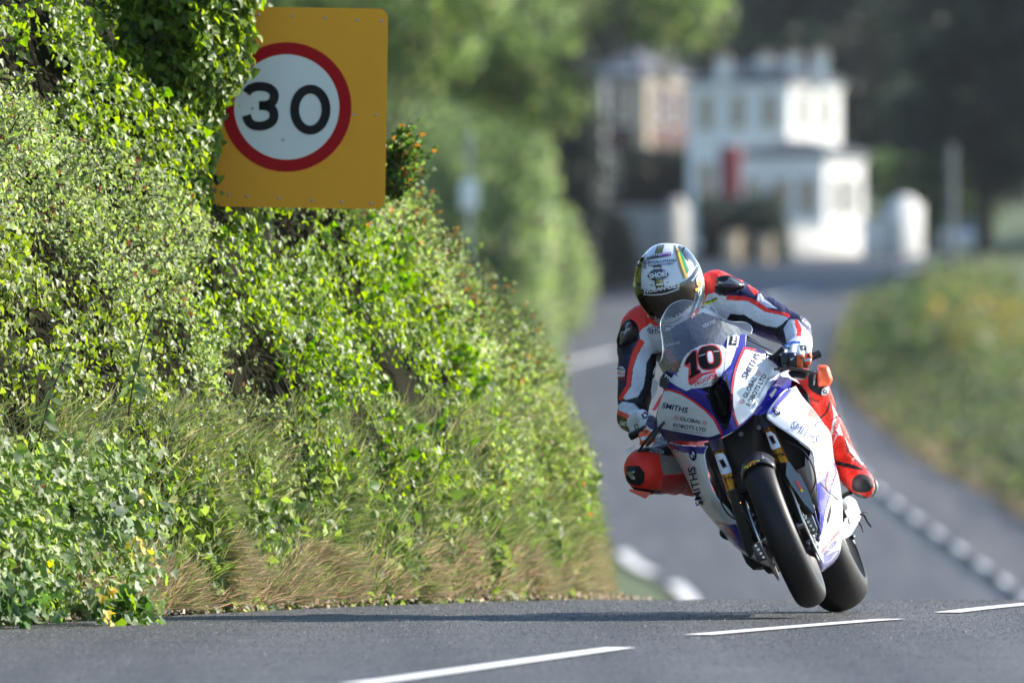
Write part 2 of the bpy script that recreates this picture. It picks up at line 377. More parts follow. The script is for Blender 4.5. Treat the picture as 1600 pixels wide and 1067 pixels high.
# sample the hedge face and sort the points into the plants that grow where they grow
def sample(n, D1, D2, t1=0., t2=1., off=(0, .06)):
    t = rng.uniform(t1, t2, n); Ps, Ns = hedge_pts(rng.uniform(D1, D2, n), t, rng.uniform(*off, n)); 
    x, y = pxs(Ps); k = ~((x > 322) & (x < 618) & (y > 0) & (y < 333) & (Ps[:, 1] < 46.1))      # kept cut back in front of the sign
    return Ps[k], Ns[k], t[k]
def pxs(Ps): return 800+F*Ps[:, 0]/Ps[:, 1], 533-F*(Ps[:, 2]-1)/Ps[:, 1]
IVY_TOP = [(-60, 100), (40, 150), (120, 210), (200, 240), (330, 330), (520, 325), (600, 250), (640, 120), (700, -60), (-60, -60)]
IVY_MID = [(330, 320), (420, 330), (560, 330), (640, 400), (720, 520), (790, 600), (760, 720), (650, 770), (520, 740), (430, 620), (330, 540), (280, 440)]
IVY_LOW = [(-60, 330), (60, 360), (180, 470), (300, 520), (330, 620), (420, 700), (380, 770), (200, 730), (-60, 720)]
Pa, Na, Ta = sample(430000, 37.5, 66, .0, .93, (-.07, .07))
X, Y = pxs(Pa)
vis = (X > -140) & (X < 1010) & (Y > -120) & (Y < 1000)
Pa, Na, Ta, X, Y = Pa[vis], Na[vis], Ta[vis], X[vis], Y[vis]
wob = 40*nzv(Pa, 2.4, 5); Xw, Yw = X+wob, Y+wob
a_top = in_poly(Xw, Yw, IVY_TOP); a_mid = in_poly(Xw, Yw, IVY_MID) & ~a_top; a_low = in_poly(Xw, Yw, IVY_LOW) & ~a_top & ~a_mid
right = (X > 560+.0*Y) & (Y < 735+.25*(X-560)) & ~a_top & ~a_mid & ~a_low
low = (Y > 700) & ~a_mid & ~a_low & ~a_top
shrub = ~(a_top | a_mid | a_low | right | low)
# patches of the plants thin out unevenly, so the darker inside shows
dens = nzv(Pa, 3.1, 11)
def hplant(name, mask, size, shape, cols, wts, m, label, cat, keep=1.0, down=.6, jit=.55, thr=-.33):
    k = mask & (rng.random(len(Pa)) < keep) & (dens > thr)
    n = int(k.sum()); o = leaves(name, Pa[k], Na[k], rng.uniform(*size, n), shape, tints(n, cols, wts), m, None, down, jit)
    if label: tag(o, label, cat)
    return o
def bulge(p, amp): return p
HOLE = [[(345, 545), (395, 530), (430, 590), (432, 680), (395, 690), (350, 640)], [(425, 328), (500, 328), (490, 375), (450, 385)], [(-20, 40), (60, 60), (110, 110), (80, 160), (-20, 140)], [(30, 470), (75, 480), (90, 530), (45, 520)]]
hol = np.zeros(len(Pa), bool)
for h_ in HOLE: hol |= in_poly(X+14*nzv(Pa, 7, 4), Y+14*nzv(Pa, 8, 6), h_)
dens = np.where(hol & (rng.random(len(Pa)) < .9), -9, dens)
hplant('ivy', a_top, (.020, .040), 'ivy', [(.11, .18, .022), (.18, .26, .035), (.05, .09, .018)], [.45, .4, .15], ML_GLOSS, 'glossy green ivy climbing the top of the hedge and around the yellow speed sign', 'ivy', .95, .8, .5, -.2)
hplant('ivy', a_mid, (.017, .036), 'ivy', [(.12, .20, .022), (.19, .28, .035), (.06, .11, .02)], [.5, .35, .15], ML_GLOSS, 'bright glossy ivy covering the hedge face below the speed sign', 'ivy', .85, .8, .5, -.27)
hplant('ivy', a_low, (.017, .036), 'ivy', [(.11, .17, .025), (.18, .24, .045), (.18, .21, .10)], [.5, .3, .2], ML_GLOSS, 'green ivy at the left edge of the photo, under the small leaved shrub', 'ivy', .75, .8, .6, -.27)
hplant('shrub', shrub, (.018, .036), 'simple', [(.15, .22, .055), (.20, .27, .08), (.22, .27, .15), (.12, .06, .035)], [.4, .3, .25, .05], ML_SOFT, 'pale green small leaved shrub spreading over the left of the hedge', 'shrub', 1.0, -.2, .9, -.5)
hplant('bramble', right, (.024, .05), 'simple', [(.14, .22, .04), (.21, .28, .07), (.24, .12, .05), (.22, .26, .13)], [.42, .33, .06, .19], ML_SOFT, 'loose bramble with reddish shoots at the right end of the hedge', 'bramble', 1.0, -.1, .9, -.5)
hplant('weed', low, (.03, .07), 'simple', [(.09, .16, .035), (.15, .22, .05), (.19, .23, .11)], [.5, .35, .15], ML_SOFT, 'mixed leafy weeds along the foot of the hedge', 'weeds', .45, .2, .9, -.4)['kind'] = 'stuff'
# extra small leaves for the shrub and bramble
Pb, Nb, Tb = sample(420000, 37.5, 64, .2, .93, (-.05, .12))
Xb, Yb = pxs(Pb); sh2 = (Xb > -100) & (Xb < 1000) & (Yb > 60) & (Yb < 760)
wob = 40*nzv(Pb, 2.4, 5); Xb2, Yb2 = Xb+wob, Yb+wob
for h_ in HOLE: sh2 &= ~in_poly(Xb+14*nzv(Pb, 7, 4), Yb+14*nzv(Pb, 8, 6), h_)
sh2 &= nzv(Pb, 4.2, 8) > -.3
sh2 &= ~in_poly(Xb2, Yb2, IVY_TOP) & ~in_poly(Xb2, Yb2, IVY_MID) & ~in_poly(Xb2, Yb2, IVY_LOW)
n = int(sh2.sum())
o = leaves('shrub', Pb[sh2], Nb[sh2], rng.uniform(.012, .026, n), 'simple', tints(n, [(.16, .24, .06), (.22, .29, .09), (.25, .30, .17), (.12, .05, .035)], [.4, .3, .25, .05]), ML_SOFT, None, -.3, 1.0)
tag(o, 'fine grey green sprigs of shrub standing out of the hedge face between the ivy', 'shrub')
# sprigs: thin stems with leaves standing proud of the hedge, and the ragged skyline
def sprigs(name, pts, nrm, L, leafsize, cols, wts, m, label, cat, per=14, red=0.0, shape='simple'):
    mbt = MB(); LP, LN, LS, LC = [], [], [], []
    for p, q in zip(pts, nrm):
        p = Vector(p); d = (Vector(q)+Vector((random.gauss(0, .5), random.gauss(0, .5), random.gauss(.75, .4)))).normalized()
        ln = L*random.uniform(.5, 1.3); cur = [p+d*ln*t+Vector((0, 0, -.25*ln*t*t)) for t in (0, .33, .66, 1)]
        mbt.tube(cur, [.004, .0035, .0025, .0015], n=4, cap=False)
        for k in range(per):
            t = random.random()**.7; i = min(2, int(t*3)); f_ = t*3-i; v = cur[i].lerp(cur[i+1], f_)
            LP.append(v+Vector((random.gauss(0, .012),)*3)); LN.append((random.gauss(0, 1), random.gauss(0, 1)-.4, random.gauss(.6, .6)))
            LS.append(random.uniform(*leafsize)); LC.append(t)
    n = len(LP); tn = tints(n, cols, wts); rd = (np.array(LC) > .72) & (rng.random(n) < red); tn[rd] = (.21, .12, .035)
    N_ = np.array(LN); N_ /= np.linalg.norm(N_, axis=1)[:, None]
    root = empty(name, pts[0]); tag(root, label, cat)
    leaves('foliage', LP, N_, np.array(LS), shape, tn, m, root, -.2, .4); mbt.build('stem', M_TWIG, root, sharp=0)['kind'] = 'stuff'
    return root
k = np.where(shrub & (rng.random(len(Pa)) < .035))[0][:700]
sprigs('shrub', Pa[k], Na[k], .13, (.014, .026), [(.12, .16, .06), (.16, .19, .10)], [.5, .5], ML_SOFT, 'dark stemmed twigs with tiny pale leaves rising out of the shrub left of the sign', 'shrub')
k = np.where(right & (Y < 620) & (rng.random(len(Pa)) < .05))[0][:700]
sprigs('bramble', Pa[k], Na[k], .2, (.015, .032), [(.11, .17, .05), (.15, .19, .08)], [.5, .5], ML_SOFT, 'arching bramble shoots with red brown tips on the right skyline of the hedge', 'bramble', red=.18)
k = np.where((a_top | a_mid) & (rng.random(len(Pa)) < .02))[0][:600]
sprigs('ivy', Pa[k], Na[k], .13, (.022, .045), [(.07, .16, .02), (.11, .21, .02)], [.5, .5], ML_GLOSS, 'trailing ivy shoots hanging free over the face of the hedge', 'ivy', per=10, shape='ivy')
# ivy clump hanging in front of the left side of the sign
pts, nr = [], []
for _ in range(15000):
    px = random.uniform(190, 425); py = random.uniform(-60, 330)
    edge = float(np.interp(py, [-60, 0, 60, 120, 150, 200, 260, 330], [394, 388, 384, 378, 352, 330, 322, 320]))
    if px+random.gauss(0, 9) > edge: continue
    c = random.uniform(0, .3)*min(1, (edge-px)/80+.15)
    d = 45.62-c-random.uniform(0, .05)
    pts.append(P(px, py, d)); nr.append((.8, -.5, .3))
nr = np.array(nr)
o = leaves('ivy', pts, nr, rng.uniform(.024, .05, len(pts)), 'ivy', tints(len(pts), [(.11, .18, .022), (.18, .26, .035), (.05, .09, .018)], [.45, .4, .15]), ML_GLOSS, None, .9, .5)
tag(o, 'leafy ivy clump hanging over the left edge of the yellow speed sign', 'ivy')
# thorny sprig right of the sign
pts = [P(random.uniform(598, 632), random.uniform(235, 315), 46.3) for _ in range(46)]
sprigs('shrub', pts, [(.5, -.3, .35)]*46, .15, (.02, .038), [(.05, .10, .02), (.10, .17, .04)], [.5, .5], ML_GLOSS, 'small spiky shrub sticking out beside the right edge of the sign', 'shrub', per=26, red=.25)
# long grass on the lower bank and dry straw at the foot
def grass(name, n, D1, D2, t1, t2, ln, cols, wts, label, lean=.25, offg=.02, droop=-.9, xlo=-150, xhi=1020):
    PP, TT, NN = [], [], []; gi = 0; tg = rng.uniform(t1, t2, n*6); Ag, Bg = hedge_pts(rng.uniform(D1, D2, n*6), tg, np.full(n*6, float(offg)))
    Ag = [Vector(v) for v in Ag]; Bg = [Vector(v) for v in Bg]
    while len(PP) < n and gi < n*6-1:
        t = tg[gi]; p, q = Ag[gi], Bg[gi]; gi += 1
        x, y = pix(p)
        if not (xlo < x < xhi and 640 < y < 1010): continue
        g = nz(p, 3.2, 21); 
        if random.random() > .55+1.1*g: continue
        h_ = nz(p, 4.5, 33)
        if offg > .03 and t > (t2*(.62+1.3*nz(p, 2.1, 14))): continue
        PP.append(p); TT.append((q.x*lean+1.5*g+random.gauss(.1, .42), q.y*lean+random.gauss(0, .42), random.uniform(.35, 1.1)+h_*.7)); NN.append((q.x, q.y, .9))
    N_ = np.array(NN); N_ /= np.linalg.norm(N_, axis=1)[:, None]
    n = len(PP); o = leaves(name, PP, -N_, rng.uniform(*ln, n), 'blade', tints(n, cols, wts), ML_DRY, None, 0, .3, T=np.array(TT))
    tag(o, label, 'grass', kind='stuff'); return o
grass('grass', 80000, 39, 66, .0, .36, (.06, .17), [(.11, .165, .045), (.16, .20, .075), (.27, .24, .13)], [.45, .35, .2], 'long soft green grass on the lower slope of the hedge bank')
grass('dry_grass', 34000, 38.5, 66, -.0, .12, (.05, .14), [(.34, .27, .18), (.28, .20, .13), (.15, .19, .07)], [.4, .25, .35], 'dry straw coloured grass along the road edge', .9, .05)
# leaf litter
PP = []; NN = []
for _ in range(2200):
    D = random.uniform(38, 60); x = XL(D)+random.gauss(-.05, .07); x += .10*nz((D, 0, 0), 1.7, 3)+.05*nz((D, 0, 0), 6, 3); PP.append((x, D, ZR(D)+random.uniform(.0, .03))); NN.append((0, -.3, 1))
N_ = np.array(NN)/1.044
o = leaves('leaf_litter', PP, N_, rng.uniform(.01, .028, len(PP)), 'simple', tints(len(PP), [(.34, .27, .19), (.22, .16, .11), (.46, .40, .30)]), ML_DRY, None, 0, .7)
tag(o, 'dry brown leaf litter lying where hedge meets road', 'leaf litter', kind='stuff')
# big leaved weeds bottom left, some leaves yellow
def bigleaf(px0, px1, py0, py1, n, size, cols, wts, label, cat, D=40.4, name='weed', shape='maple'):
    pts = []
    n = int(n)
    for _ in range(n):
        px, py = random.uniform(px0, px1), random.uniform(py0, py1)
        if n > 80: px += random.gauss(0, 20)+10*nz((py*.02, 0, 0), 2, 1); py = min(py+random.gauss(0, 12), py1+4)
        base = D+(px/300)*1.0
        lean = (965-py)/423*.45
        pts.append(P(px, py, base-.18+lean-random.uniform(0, .1)))
    o = leaves(name, pts, np.array([(.78, -.42, .46)]*n), rng.uniform(*size, n), shape, tints(n, cols, wts, .15), ML_SOFT, None, .4, .5)
    return tag(o, label, cat)
bigleaf(-20, 245, 690, 935, 1700, (.014, .042), [(.15, .24, .045), (.20, .27, .09), (.25, .30, .18)], [.45, .35, .2], 'broad leaved weeds at the lower left of the hedge', 'weed')
bigleaf(150, 235, 760, 830, 34, (.04, .07), [(.16, .21, .14), (.12, .17, .08)], [.6, .4], 'large pale grey green lobed leaves at the lower left', 'weed')
for (x0, x1, y0, y1, k, sz, lb) in ((146, 185, 905, 930, 5, .06, 'bright yellow leaves low down by the road edge'), (150, 185, 952, 972, 5, .06, 'pale yellow leaves touching the asphalt at the lower left'), (200, 222, 838, 872, 7, .05, 'yellow and orange withered leaves on a hanging stem'), (236, 252, 858, 886, 4, .05, 'yellow leaves hanging right of the orange withered leaves'), (60, 78, 872, 896, 4, .04, 'small orange dead leaves low at the left edge'), (215, 234, 765, 782, 3, .05, 'lime yellow leaves above the pale lobed leaves')):
    for _ in range(k): bigleaf(x0, x1, y0, y1, 1, (sz*.4, sz*.62), [(.6, .44, .03), (.55, .5, .06), (.48, .27, .04)], [.4, .4, .2], lb, 'leaf', D=40.1, name='yellow_leaf')['group'] = lb
bigleaf(-10, 70, 900, 972, 110, (.025, .05), [(.05, .11, .03), (.08, .16, .04)], [.6, .4], 'dark green weed with jagged leaves at the bottom left corner of the bank', 'weed', D=40.2)
bigleaf(165, 225, 935, 968, 90, (.03, .06), [(.06, .14, .025), (.12, .2, .03)], [.6, .4], 'green weed growing over the asphalt edge beside the yellow leaves', 'weed', D=40.2)
# nettle like tall stems in front of the shrub
def stems(spots, label, ln=.55):
    root = empty('nettle', P(*spots[0])); tag(root, label, 'nettle'); mbt = MB(); PP, TT, NN, SS = [], [], [], []
    for px, py, D in spots:
        p = P(px, py, D); d = Vector((random.gauss(.25, .2), random.gauss(-.1, .1), 1)).normalized(); L_ = ln*random.uniform(.7, 1.2)
        c = [p+d*L_*t+Vector((.08*t*t, 0, -.03*t*t)) for t in (0, .25, .5, .75, 1)]
        mbt.tube(c, [.0035, .003, .0025, .002, .0015], n=5)
        for k in range(26):
            t = .15+.85*k/26; i = min(3, int(t*4)); v = c[i].lerp(c[i+1], t*4-i); a = k*2.4+random.random()
            PP.append(v); TT.append((math.cos(a), .4*math.sin(a), -.45)); NN.append((0, -.75, .66)); SS.append(.06*(1.25-t)*random.uniform(.7, 1.1))
    leaves('foliage', PP, np.array(NN), np.array(SS), 'simple', tints(len(PP), [(.09, .14, .05), (.13, .19, .07)]), ML_SOFT, root, 0, .4, T=np.array(TT))
    mbt.build('stem', M_TWIG, root, sharp=0)['kind'] = 'stuff'
stems([(60, 690, 40.3), (200, 650, 41.2)], 'thin nettles with drooping leaves in front of the hedge at far left')
# ================================================================ trees
M_BARK = mat('bark', (.07, .055, .045, 1), .9, var=.4, scale=4, bump=.5, bscale=15)
def tree(name, base, h, cr, crown_z, n, ls, cols, label, group=None, cat='tree', blobs=26, off=(0, 0), seed=0):
    rs = np.random.default_rng(seed+100)
    root = empty(name, base); tag(root, label, cat, group); bx, by, bz = base
    PP, NN, TN = [], [], []
    cen = []
    for i in range(blobs):
        while True:
            v = rs.uniform(-1, 1, 3)
            if .25 < np.linalg.norm(v) < 1: break
        cen.append((v*np.array(cr)*.82+np.array((bx+off[0], by+off[1], bz+crown_z)), rs.uniform(.24, .42)*min(cr)))
    per = n//blobs
    for c, r in cen:
        d = rs.normal(0, 1, (per, 3)); d /= np.linalg.norm(d, axis=1)[:, None]
        rr = r*rs.uniform(.55, 1.08, (per, 1)); PP.append(c+d*rr*np.array([1.15, 1.15, .85])); NN.append(d+np.array([0, 0, .4]))
        TN.append(tints(per, cols)*rs.uniform(.8, 1.2))
    PP = np.vstack(PP); NN = np.vstack(NN); NN /= np.linalg.norm(NN, axis=1)[:, None]; TN = np.vstack(TN)
    leaves('crown', PP, NN, rs.uniform(*ls, len(PP)), 'simple', TN, ML_FAR, root, .5, .5)
    mbt = MB(); b = Vector(base); top = b+Vector((0, 0, crown_z)); r0 = h*.028
    mbt.tube([b-Vector((0, 0, .3)), b+Vector((.1, 0, crown_z*.35)), b+Vector((-.05, 0, crown_z*.7)), top], [r0*1.3, r0, r0*.8, r0*.45], n=9)
    for c, r in cen[:9]:
        s_ = b+Vector((0, 0, crown_z*rs.uniform(.4, .8))); e = Vector(c); mbt.tube([s_, s_.lerp(e, .5)+Vector((0, 0, .2)), e], [r0*.45, r0*.3, r0*.1], n=6)
    mbt.build('trunk', M_BARK, root, sharp=0); return root
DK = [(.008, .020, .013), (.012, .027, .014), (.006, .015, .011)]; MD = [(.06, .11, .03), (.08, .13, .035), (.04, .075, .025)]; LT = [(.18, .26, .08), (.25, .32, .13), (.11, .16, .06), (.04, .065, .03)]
def gz(x, D): return ground_z(x, D)
i = 0
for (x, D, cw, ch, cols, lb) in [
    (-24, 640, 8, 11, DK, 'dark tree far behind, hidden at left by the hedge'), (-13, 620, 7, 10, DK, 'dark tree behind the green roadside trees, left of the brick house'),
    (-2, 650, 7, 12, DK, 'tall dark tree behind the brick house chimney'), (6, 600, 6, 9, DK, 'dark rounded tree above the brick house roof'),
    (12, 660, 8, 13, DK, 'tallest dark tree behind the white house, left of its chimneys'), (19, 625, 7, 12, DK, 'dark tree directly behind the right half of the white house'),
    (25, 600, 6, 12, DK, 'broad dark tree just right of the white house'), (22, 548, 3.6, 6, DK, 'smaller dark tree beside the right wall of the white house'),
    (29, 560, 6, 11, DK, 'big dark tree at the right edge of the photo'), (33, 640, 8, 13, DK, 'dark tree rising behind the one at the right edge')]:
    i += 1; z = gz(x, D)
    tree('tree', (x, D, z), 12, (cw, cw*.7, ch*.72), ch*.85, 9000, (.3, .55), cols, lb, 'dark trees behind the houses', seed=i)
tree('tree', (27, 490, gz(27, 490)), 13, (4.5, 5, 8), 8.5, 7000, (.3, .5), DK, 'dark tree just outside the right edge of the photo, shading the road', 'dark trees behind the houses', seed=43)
tree('tree', (19.5, 470, gz(19.5, 470)), 11, (4.2, 4, 7.5), 7.5, 9000, (.25, .45), DK, 'dark tree behind the grey road post', seed=42)
# bright trees overhanging on the left
tree('tree', (-3.0, 215, gz(-3.0, 215)), 3.5, (3.6, 3.2, 2.4), 12.6, 16000, (.10, .2), LT, 'bright green roadside tree directly right of the speed sign', 'green trees over the road', seed=51)
tree('tree', (-4.5, 265, gz(-4.5, 265)), 3.5, (4.7, 3.5, 3.0), 12.6, 22000, (.12, .24), LT, 'light green tree overhanging the road, left of the brick house', 'green trees over the road', off=(5.3, 0), seed=52)
tree('tree', (-6.5, 300, gz(-6.5, 300)), 5, (4, 4, 6), 9.0, 14000, (.15, .3), LT, 'mid green tree behind the bright tree and the sign', 'green trees over the road', seed=53)
# tall clipped ivy hedge along the far left side of the road
def hedge_block(name, x0, x1, D1, D2, h, n, ls, cols, label, cat='hedge', rnd=.5, seed=0):
    rs = np.random.default_rng(seed); PP, NN = [], []
    for _ in range(n):
        D = rs.uniform(D1, D2); u = rs.uniform(0, 1); z0 = ground_z((x0+x1)/2, D)
        f = rs.random()
        if f < .4: p = (x1, D, z0+u*h); q = (1, -.1, .3)
        elif f < .75: p = (x0+(x1-x0)*u, D1, z0+rs.uniform(0, h)); q = (.45, -.8, .35)
        else: p = (x0+(x1-x0)*u, D, z0+h); q = (0, -.2, 1)
        p = np.array(p); k = (p[2]-z0)/h; p[0] -= (rnd*k**3 if f < .4 else 0)
        l = nz(p, .45, seed)*.9+nz(p, 1.1, seed)*.35; p += np.array(q)*l+rs.normal(0, .08, 3)
        PP.append(p); NN.append(q)
    N_ = np.array(NN, float); N_ /= np.linalg.norm(N_, axis=1)[:, None]
    root = empty(name, ((x0+x1)/2, D1, ground_z((x0+x1)/2, D1))); tag(root, label, cat)
    leaves('foliage', PP, N_, rs.uniform(*ls, n), 'simple', tints(n, cols), ML_FAR, root, .4, .6)
    mbx = MB(); z = min(ground_z(x0, D1), ground_z(x0, D2)); mbx.box(((x0+x1)/2-.2, (D1+D2)/2, z+h*.42), ((x1-x0)*.8, (D2-D1)*.9, h*.84), bev=.4)
    mbx.build('stem', M_BARK, root); return root
hedge_block('hedge', -7, -.6, 215, 300, 5.0, 20000, (.12, .25), LT, 'nearer tall sunlit hedge on the left of the far road, behind the near hedge', seed=1)
hedge_block('hedge', -7, .9, 330, 404, 8.2, 22000, (.18, .34), LT, 'tall sunlit green hedge where the far road bends out of sight', seed=2)
hedge_block('hedge', -4, 2.3, 408, 432, 3.6, 9000, (.15, .3), LT, 'low rounded sunlit hedge at the bend of the far road', seed=3)
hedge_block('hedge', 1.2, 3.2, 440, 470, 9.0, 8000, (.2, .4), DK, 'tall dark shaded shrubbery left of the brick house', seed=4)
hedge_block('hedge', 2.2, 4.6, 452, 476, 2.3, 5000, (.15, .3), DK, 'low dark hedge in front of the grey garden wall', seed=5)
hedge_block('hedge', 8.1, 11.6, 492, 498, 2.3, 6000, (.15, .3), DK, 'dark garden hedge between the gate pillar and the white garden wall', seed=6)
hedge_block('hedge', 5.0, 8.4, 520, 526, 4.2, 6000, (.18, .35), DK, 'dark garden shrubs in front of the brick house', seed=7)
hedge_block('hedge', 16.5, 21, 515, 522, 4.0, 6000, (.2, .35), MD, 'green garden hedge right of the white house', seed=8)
# right bank: rough grass with gorse on top
def patch(name, n, xr, Dr, hgt, ls, cols, wts, label, cat, thick=.6, seed=0, kind=None, shape='simple', lump=1.0):
    rs = np.random.default_rng(seed); PP = []
    for _ in range(n):
        D = rs.uniform(*Dr); x = XR(D)+PW(D)+rs.uniform(*xr); u = rs.random()**.6
        z = ground_z(x, D); b = max(.1, hgt*(.75+lump*nz((x, D, 0), .45, seed)+.3*nz((x, D, 0), 1.2, seed))); PP.append((x, D, z+b*u))
    o = leaves(name, PP, np.array([(.2, -.4, .8)]*n), rs.uniform(*ls, n), shape, tints(n, cols, wts), ML_FAR, None, -.2, .9)
    return tag(o, label, cat, kind=kind)
patch('rough_grass', 30000, (-.2, 6), (205, 420), 1.0, (.12, .3), [(.085, .12, .045), (.06, .09, .03), (.13, .13, .065)], [.45, .35, .2], 'rough green grass and ground cover on the right bank', 'grass', seed=1, kind='stuff')
patch('dry_grass', 16000, (-.4, .9), (205, 410), .5, (.08, .2), [(.30, .23, .14), (.2, .17, .09), (.12, .13, .05)], [.5, .3, .2], 'dry grass along the back of the far pavement', 'grass', seed=2, kind='stuff')
patch('gorse_bush', 7000, (2.9, 8.5), (345, 378), 1.5, (.12, .26), [(.11, .14, .04), (.36, .24, .05), (.10, .12, .045)], [.45, .2, .35], 'gorse bush with orange yellow flowers on top of the right bank', 'bush', seed=3)
patch('bush', 9000, (.3, 4.2), (352, 408), 1.1, (.15, .3), [(.05, .09, .03), (.08, .12, .035)], [.6, .4], 'dark green bush on the right bank, left of the gorse', 'bush', seed=4)
patch('bush', 9000, (1.4, 5.0), (262, 292), 1.1, (.12, .25), [(.06, .10, .03), (.11, .15, .05)], [.5, .5], 'green bush half way up the right bank', 'bush', seed=5)

for k, (x, D) in enumerate([(23.5, 455), (29, 466), (31, 480), (37, 478)]):
    tree('tree', (x, D, gz(x, D)), 15, (5.0, 5, 8), 9.5, 2600, (.6, 1.0), DK, 'dark tree in the row beyond the right edge, shading the far road', 'row of trees outside the frame', seed=60+k)
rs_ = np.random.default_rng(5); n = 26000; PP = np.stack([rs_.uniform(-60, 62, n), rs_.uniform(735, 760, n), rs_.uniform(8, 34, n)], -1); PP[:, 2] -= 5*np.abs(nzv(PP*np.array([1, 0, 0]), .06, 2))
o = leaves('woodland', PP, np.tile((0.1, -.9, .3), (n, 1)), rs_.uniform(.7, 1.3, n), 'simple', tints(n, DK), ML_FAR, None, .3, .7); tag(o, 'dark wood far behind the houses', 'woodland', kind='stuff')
mb = MB(); mb.grid([[(x, 764+3*math.sin(x*.3), z) for x in np.linspace(-70, 72, 40)] for z in np.linspace(5, 30, 6)]); o = mb.build('hill', M_EARTH, sharp=0); o['kind'] = 'structure'
# ================================================================ houses and walls at the top of the hill
M_WHITE = mat('white_render', (.74, .73, .69, 1), .8, var=.1, scale=1.2); M_CREAM = mat('cream_render', (.42, .34, .24, 1), .8, var=.12, scale=1.5)
M_BRICK = mat('red_brick', (.075, .035, .032, 1), .85, var=.35, scale=6); M_SLATE = mat('slate_roof', (.06, .065, .075, 1), .6, var=.25, scale=3)
M_GLASS = mat('window_glass', (.02, .025, .03, 1), .08, spec=.6); M_TRIM = mat('painted_trim', (.70, .70, .68, 1), .5)
M_GREYW = mat('grey_garden_wall', (.30, .30, .29, 1), .8, var=.2, scale=2); M_POST = mat('grey_steel_post', (.28, .30, .31, 1), .45, metal=.3)
M_RED = mat('red_cloth', (.30, .03, .035, 1), .7)
def house(name, label, cx, cD, th, Ll, Lr, ztop_px, wallm, wins, roofh=1.1, chim=(), gmat=M_WHITE, group=None, eav=.25):
    """corner nearest the camera at (cx, cD); left face length Ll, right face length Lr"""
    c = P(cx, 533, cD); z0 = ground_z(c.x, cD)-.3; z1 = P(cx, ztop_px, cD).z
    dl = Vector((-math.cos(th), math.sin(th), 0)); dr = Vector((math.sin(th), math.cos(th), 0))
    c = Vector((c.x, c.y, 0)); root = empty(name, (c.x, c.y, z0)); tag(root, label, 'house', group)
    q = [c, c+dr*Lr, c+dr*Lr+dl*Ll, c+dl*Ll]
    Z = lambda v, z: Vector((v.x, v.y, z))
    mb = MB(); mb.grid([[Z(v, z0) for v in q], [Z(v, z1) for v in q]], close=True); mb.quad(*[Z(v, z1-.02) for v in q])
    mb.build('wall', wallm, root, smooth=False)
    ctr = sum(q, Vector())/4; qe = [ctr+(v-ctr)*(1+eav/((v-ctr).length)*1.2) for v in q]
    ridge = [ctr+dl*max(0, (Ll-Lr)*.35), ctr-dl*max(.05, (Ll-Lr)*.35)]
    mb = MB(); e = [Z(v, z1-.05) for v in qe]; r = [Z(ridge[1], z1+roofh), Z(ridge[0], z1+roofh)]
    mb.bm.faces.new([mb.bm.verts.new(p) for p in (e[0], e[1], r[0])]); mb.quad(e[1], e[2], r[1], r[0])
    mb.bm.faces.new([mb.bm.verts.new(p) for p in (e[2], e[3], r[1])]); mb.quad(e[3], e[0], r[0], r[1]); mb.quad(*[v-Vector((0, 0, .18)) for v in e])
    mb.grid([e, [v-Vector((0, 0, .18)) for v in e]], close=True)
    rf = mb.build('roof', M_SLATE, root, smooth=False)
    for (px, py) in chim:
        b = P(px, 533, cD+2.0); zt = P(px, py, cD+2.0).z; mb = MB()
        mb.box((b.x, b.y, (z1-.3+zt)/2), (.62, .62, zt-z1+.3), bev=.03); mb.box((b.x, b.y, zt+.02), (.78, .78, .14), bev=.03)
        mb.build('chimney', gmat, rf)
        for k in (-1, 1): MB().tube([(b.x+.16*k, b.y, zt+.05), (b.x+.16*k, b.y, zt+.42)], [.12, .1], n=10).build('chimney_pot', M_CREAM, rf)
    for face, u, z, ww, wh in wins:
        d = dl if face == 'l' else dr; nrm = Vector((-math.sin(th), -math.cos(th), 0)) if face == 'l' else Vector((math.cos(th), -math.sin(th), 0))
        p = c+d*u; rot = Matrix((d, nrm, Vector((0, 0, 1)))).transposed()
        zc = z0+.3+z; p0 = Vector((p.x, p.y, zc))
        f = MB()
        for s in (-1, 1): f.box(p0+d*s*(ww/2+.04)+nrm*.02, (.1, .1, wh+.2), rot, bev=.01)
        for s in (-1, 1): f.box(p0+Vector((0, 0, s*(wh/2+.05)))+nrm*.03, (ww-.02, .12, .1), rot, bev=.01)
        f.box(p0+nrm*.02, (ww-.02, .06, .06), rot); fo = f.build('window', M_TRIM, root, smooth=False)
        MB().box(p0+nrm*.0, (ww, .03, wh), rot).build('pane', M_GLASS, fo, smooth=False)
    # cornice
    mb = MB(); 
    for a, b_ in ((q[3], q[0]), (q[0], q[1])):
        d = (b_-a).normalized(); n_ = Vector((d.y, -d.x, 0)); mb.box(Z((a+b_)/2+n_*.06, z1-.38), ((b_-a).length+.1, .12, .22), Matrix((d, n_, Vector((0, 0, 1)))).transposed())
    mb.build('cornice', gmat, root, smooth=False)
    return root, c, dl, dr, z0, z1
th = R(34)
house('house', 'white two storey house with tall chimneys at the top of the hill', 1232, 513, th, 5.4, 4.4, 122, M_WHITE,
      [('l', 1.0, 6.3, .85, 1.5), ('l', 2.7, 6.3, .85, 1.5), ('l', 4.4, 6.3, .85, 1.5), ('r', 1.3, 6.3, .8, 1.5), ('r', 3.1, 6.3, .8, 1.5), ('l', 4.4, 3.2, .9, 1.6), ('l', 2.7, 3.2, .9, 1.6), ('r', 3.2, 3.2, .8, 1.6)], 1.0,
      chim=((1130, 98), (1196, 96), (1240, 92), (1282, 90)))
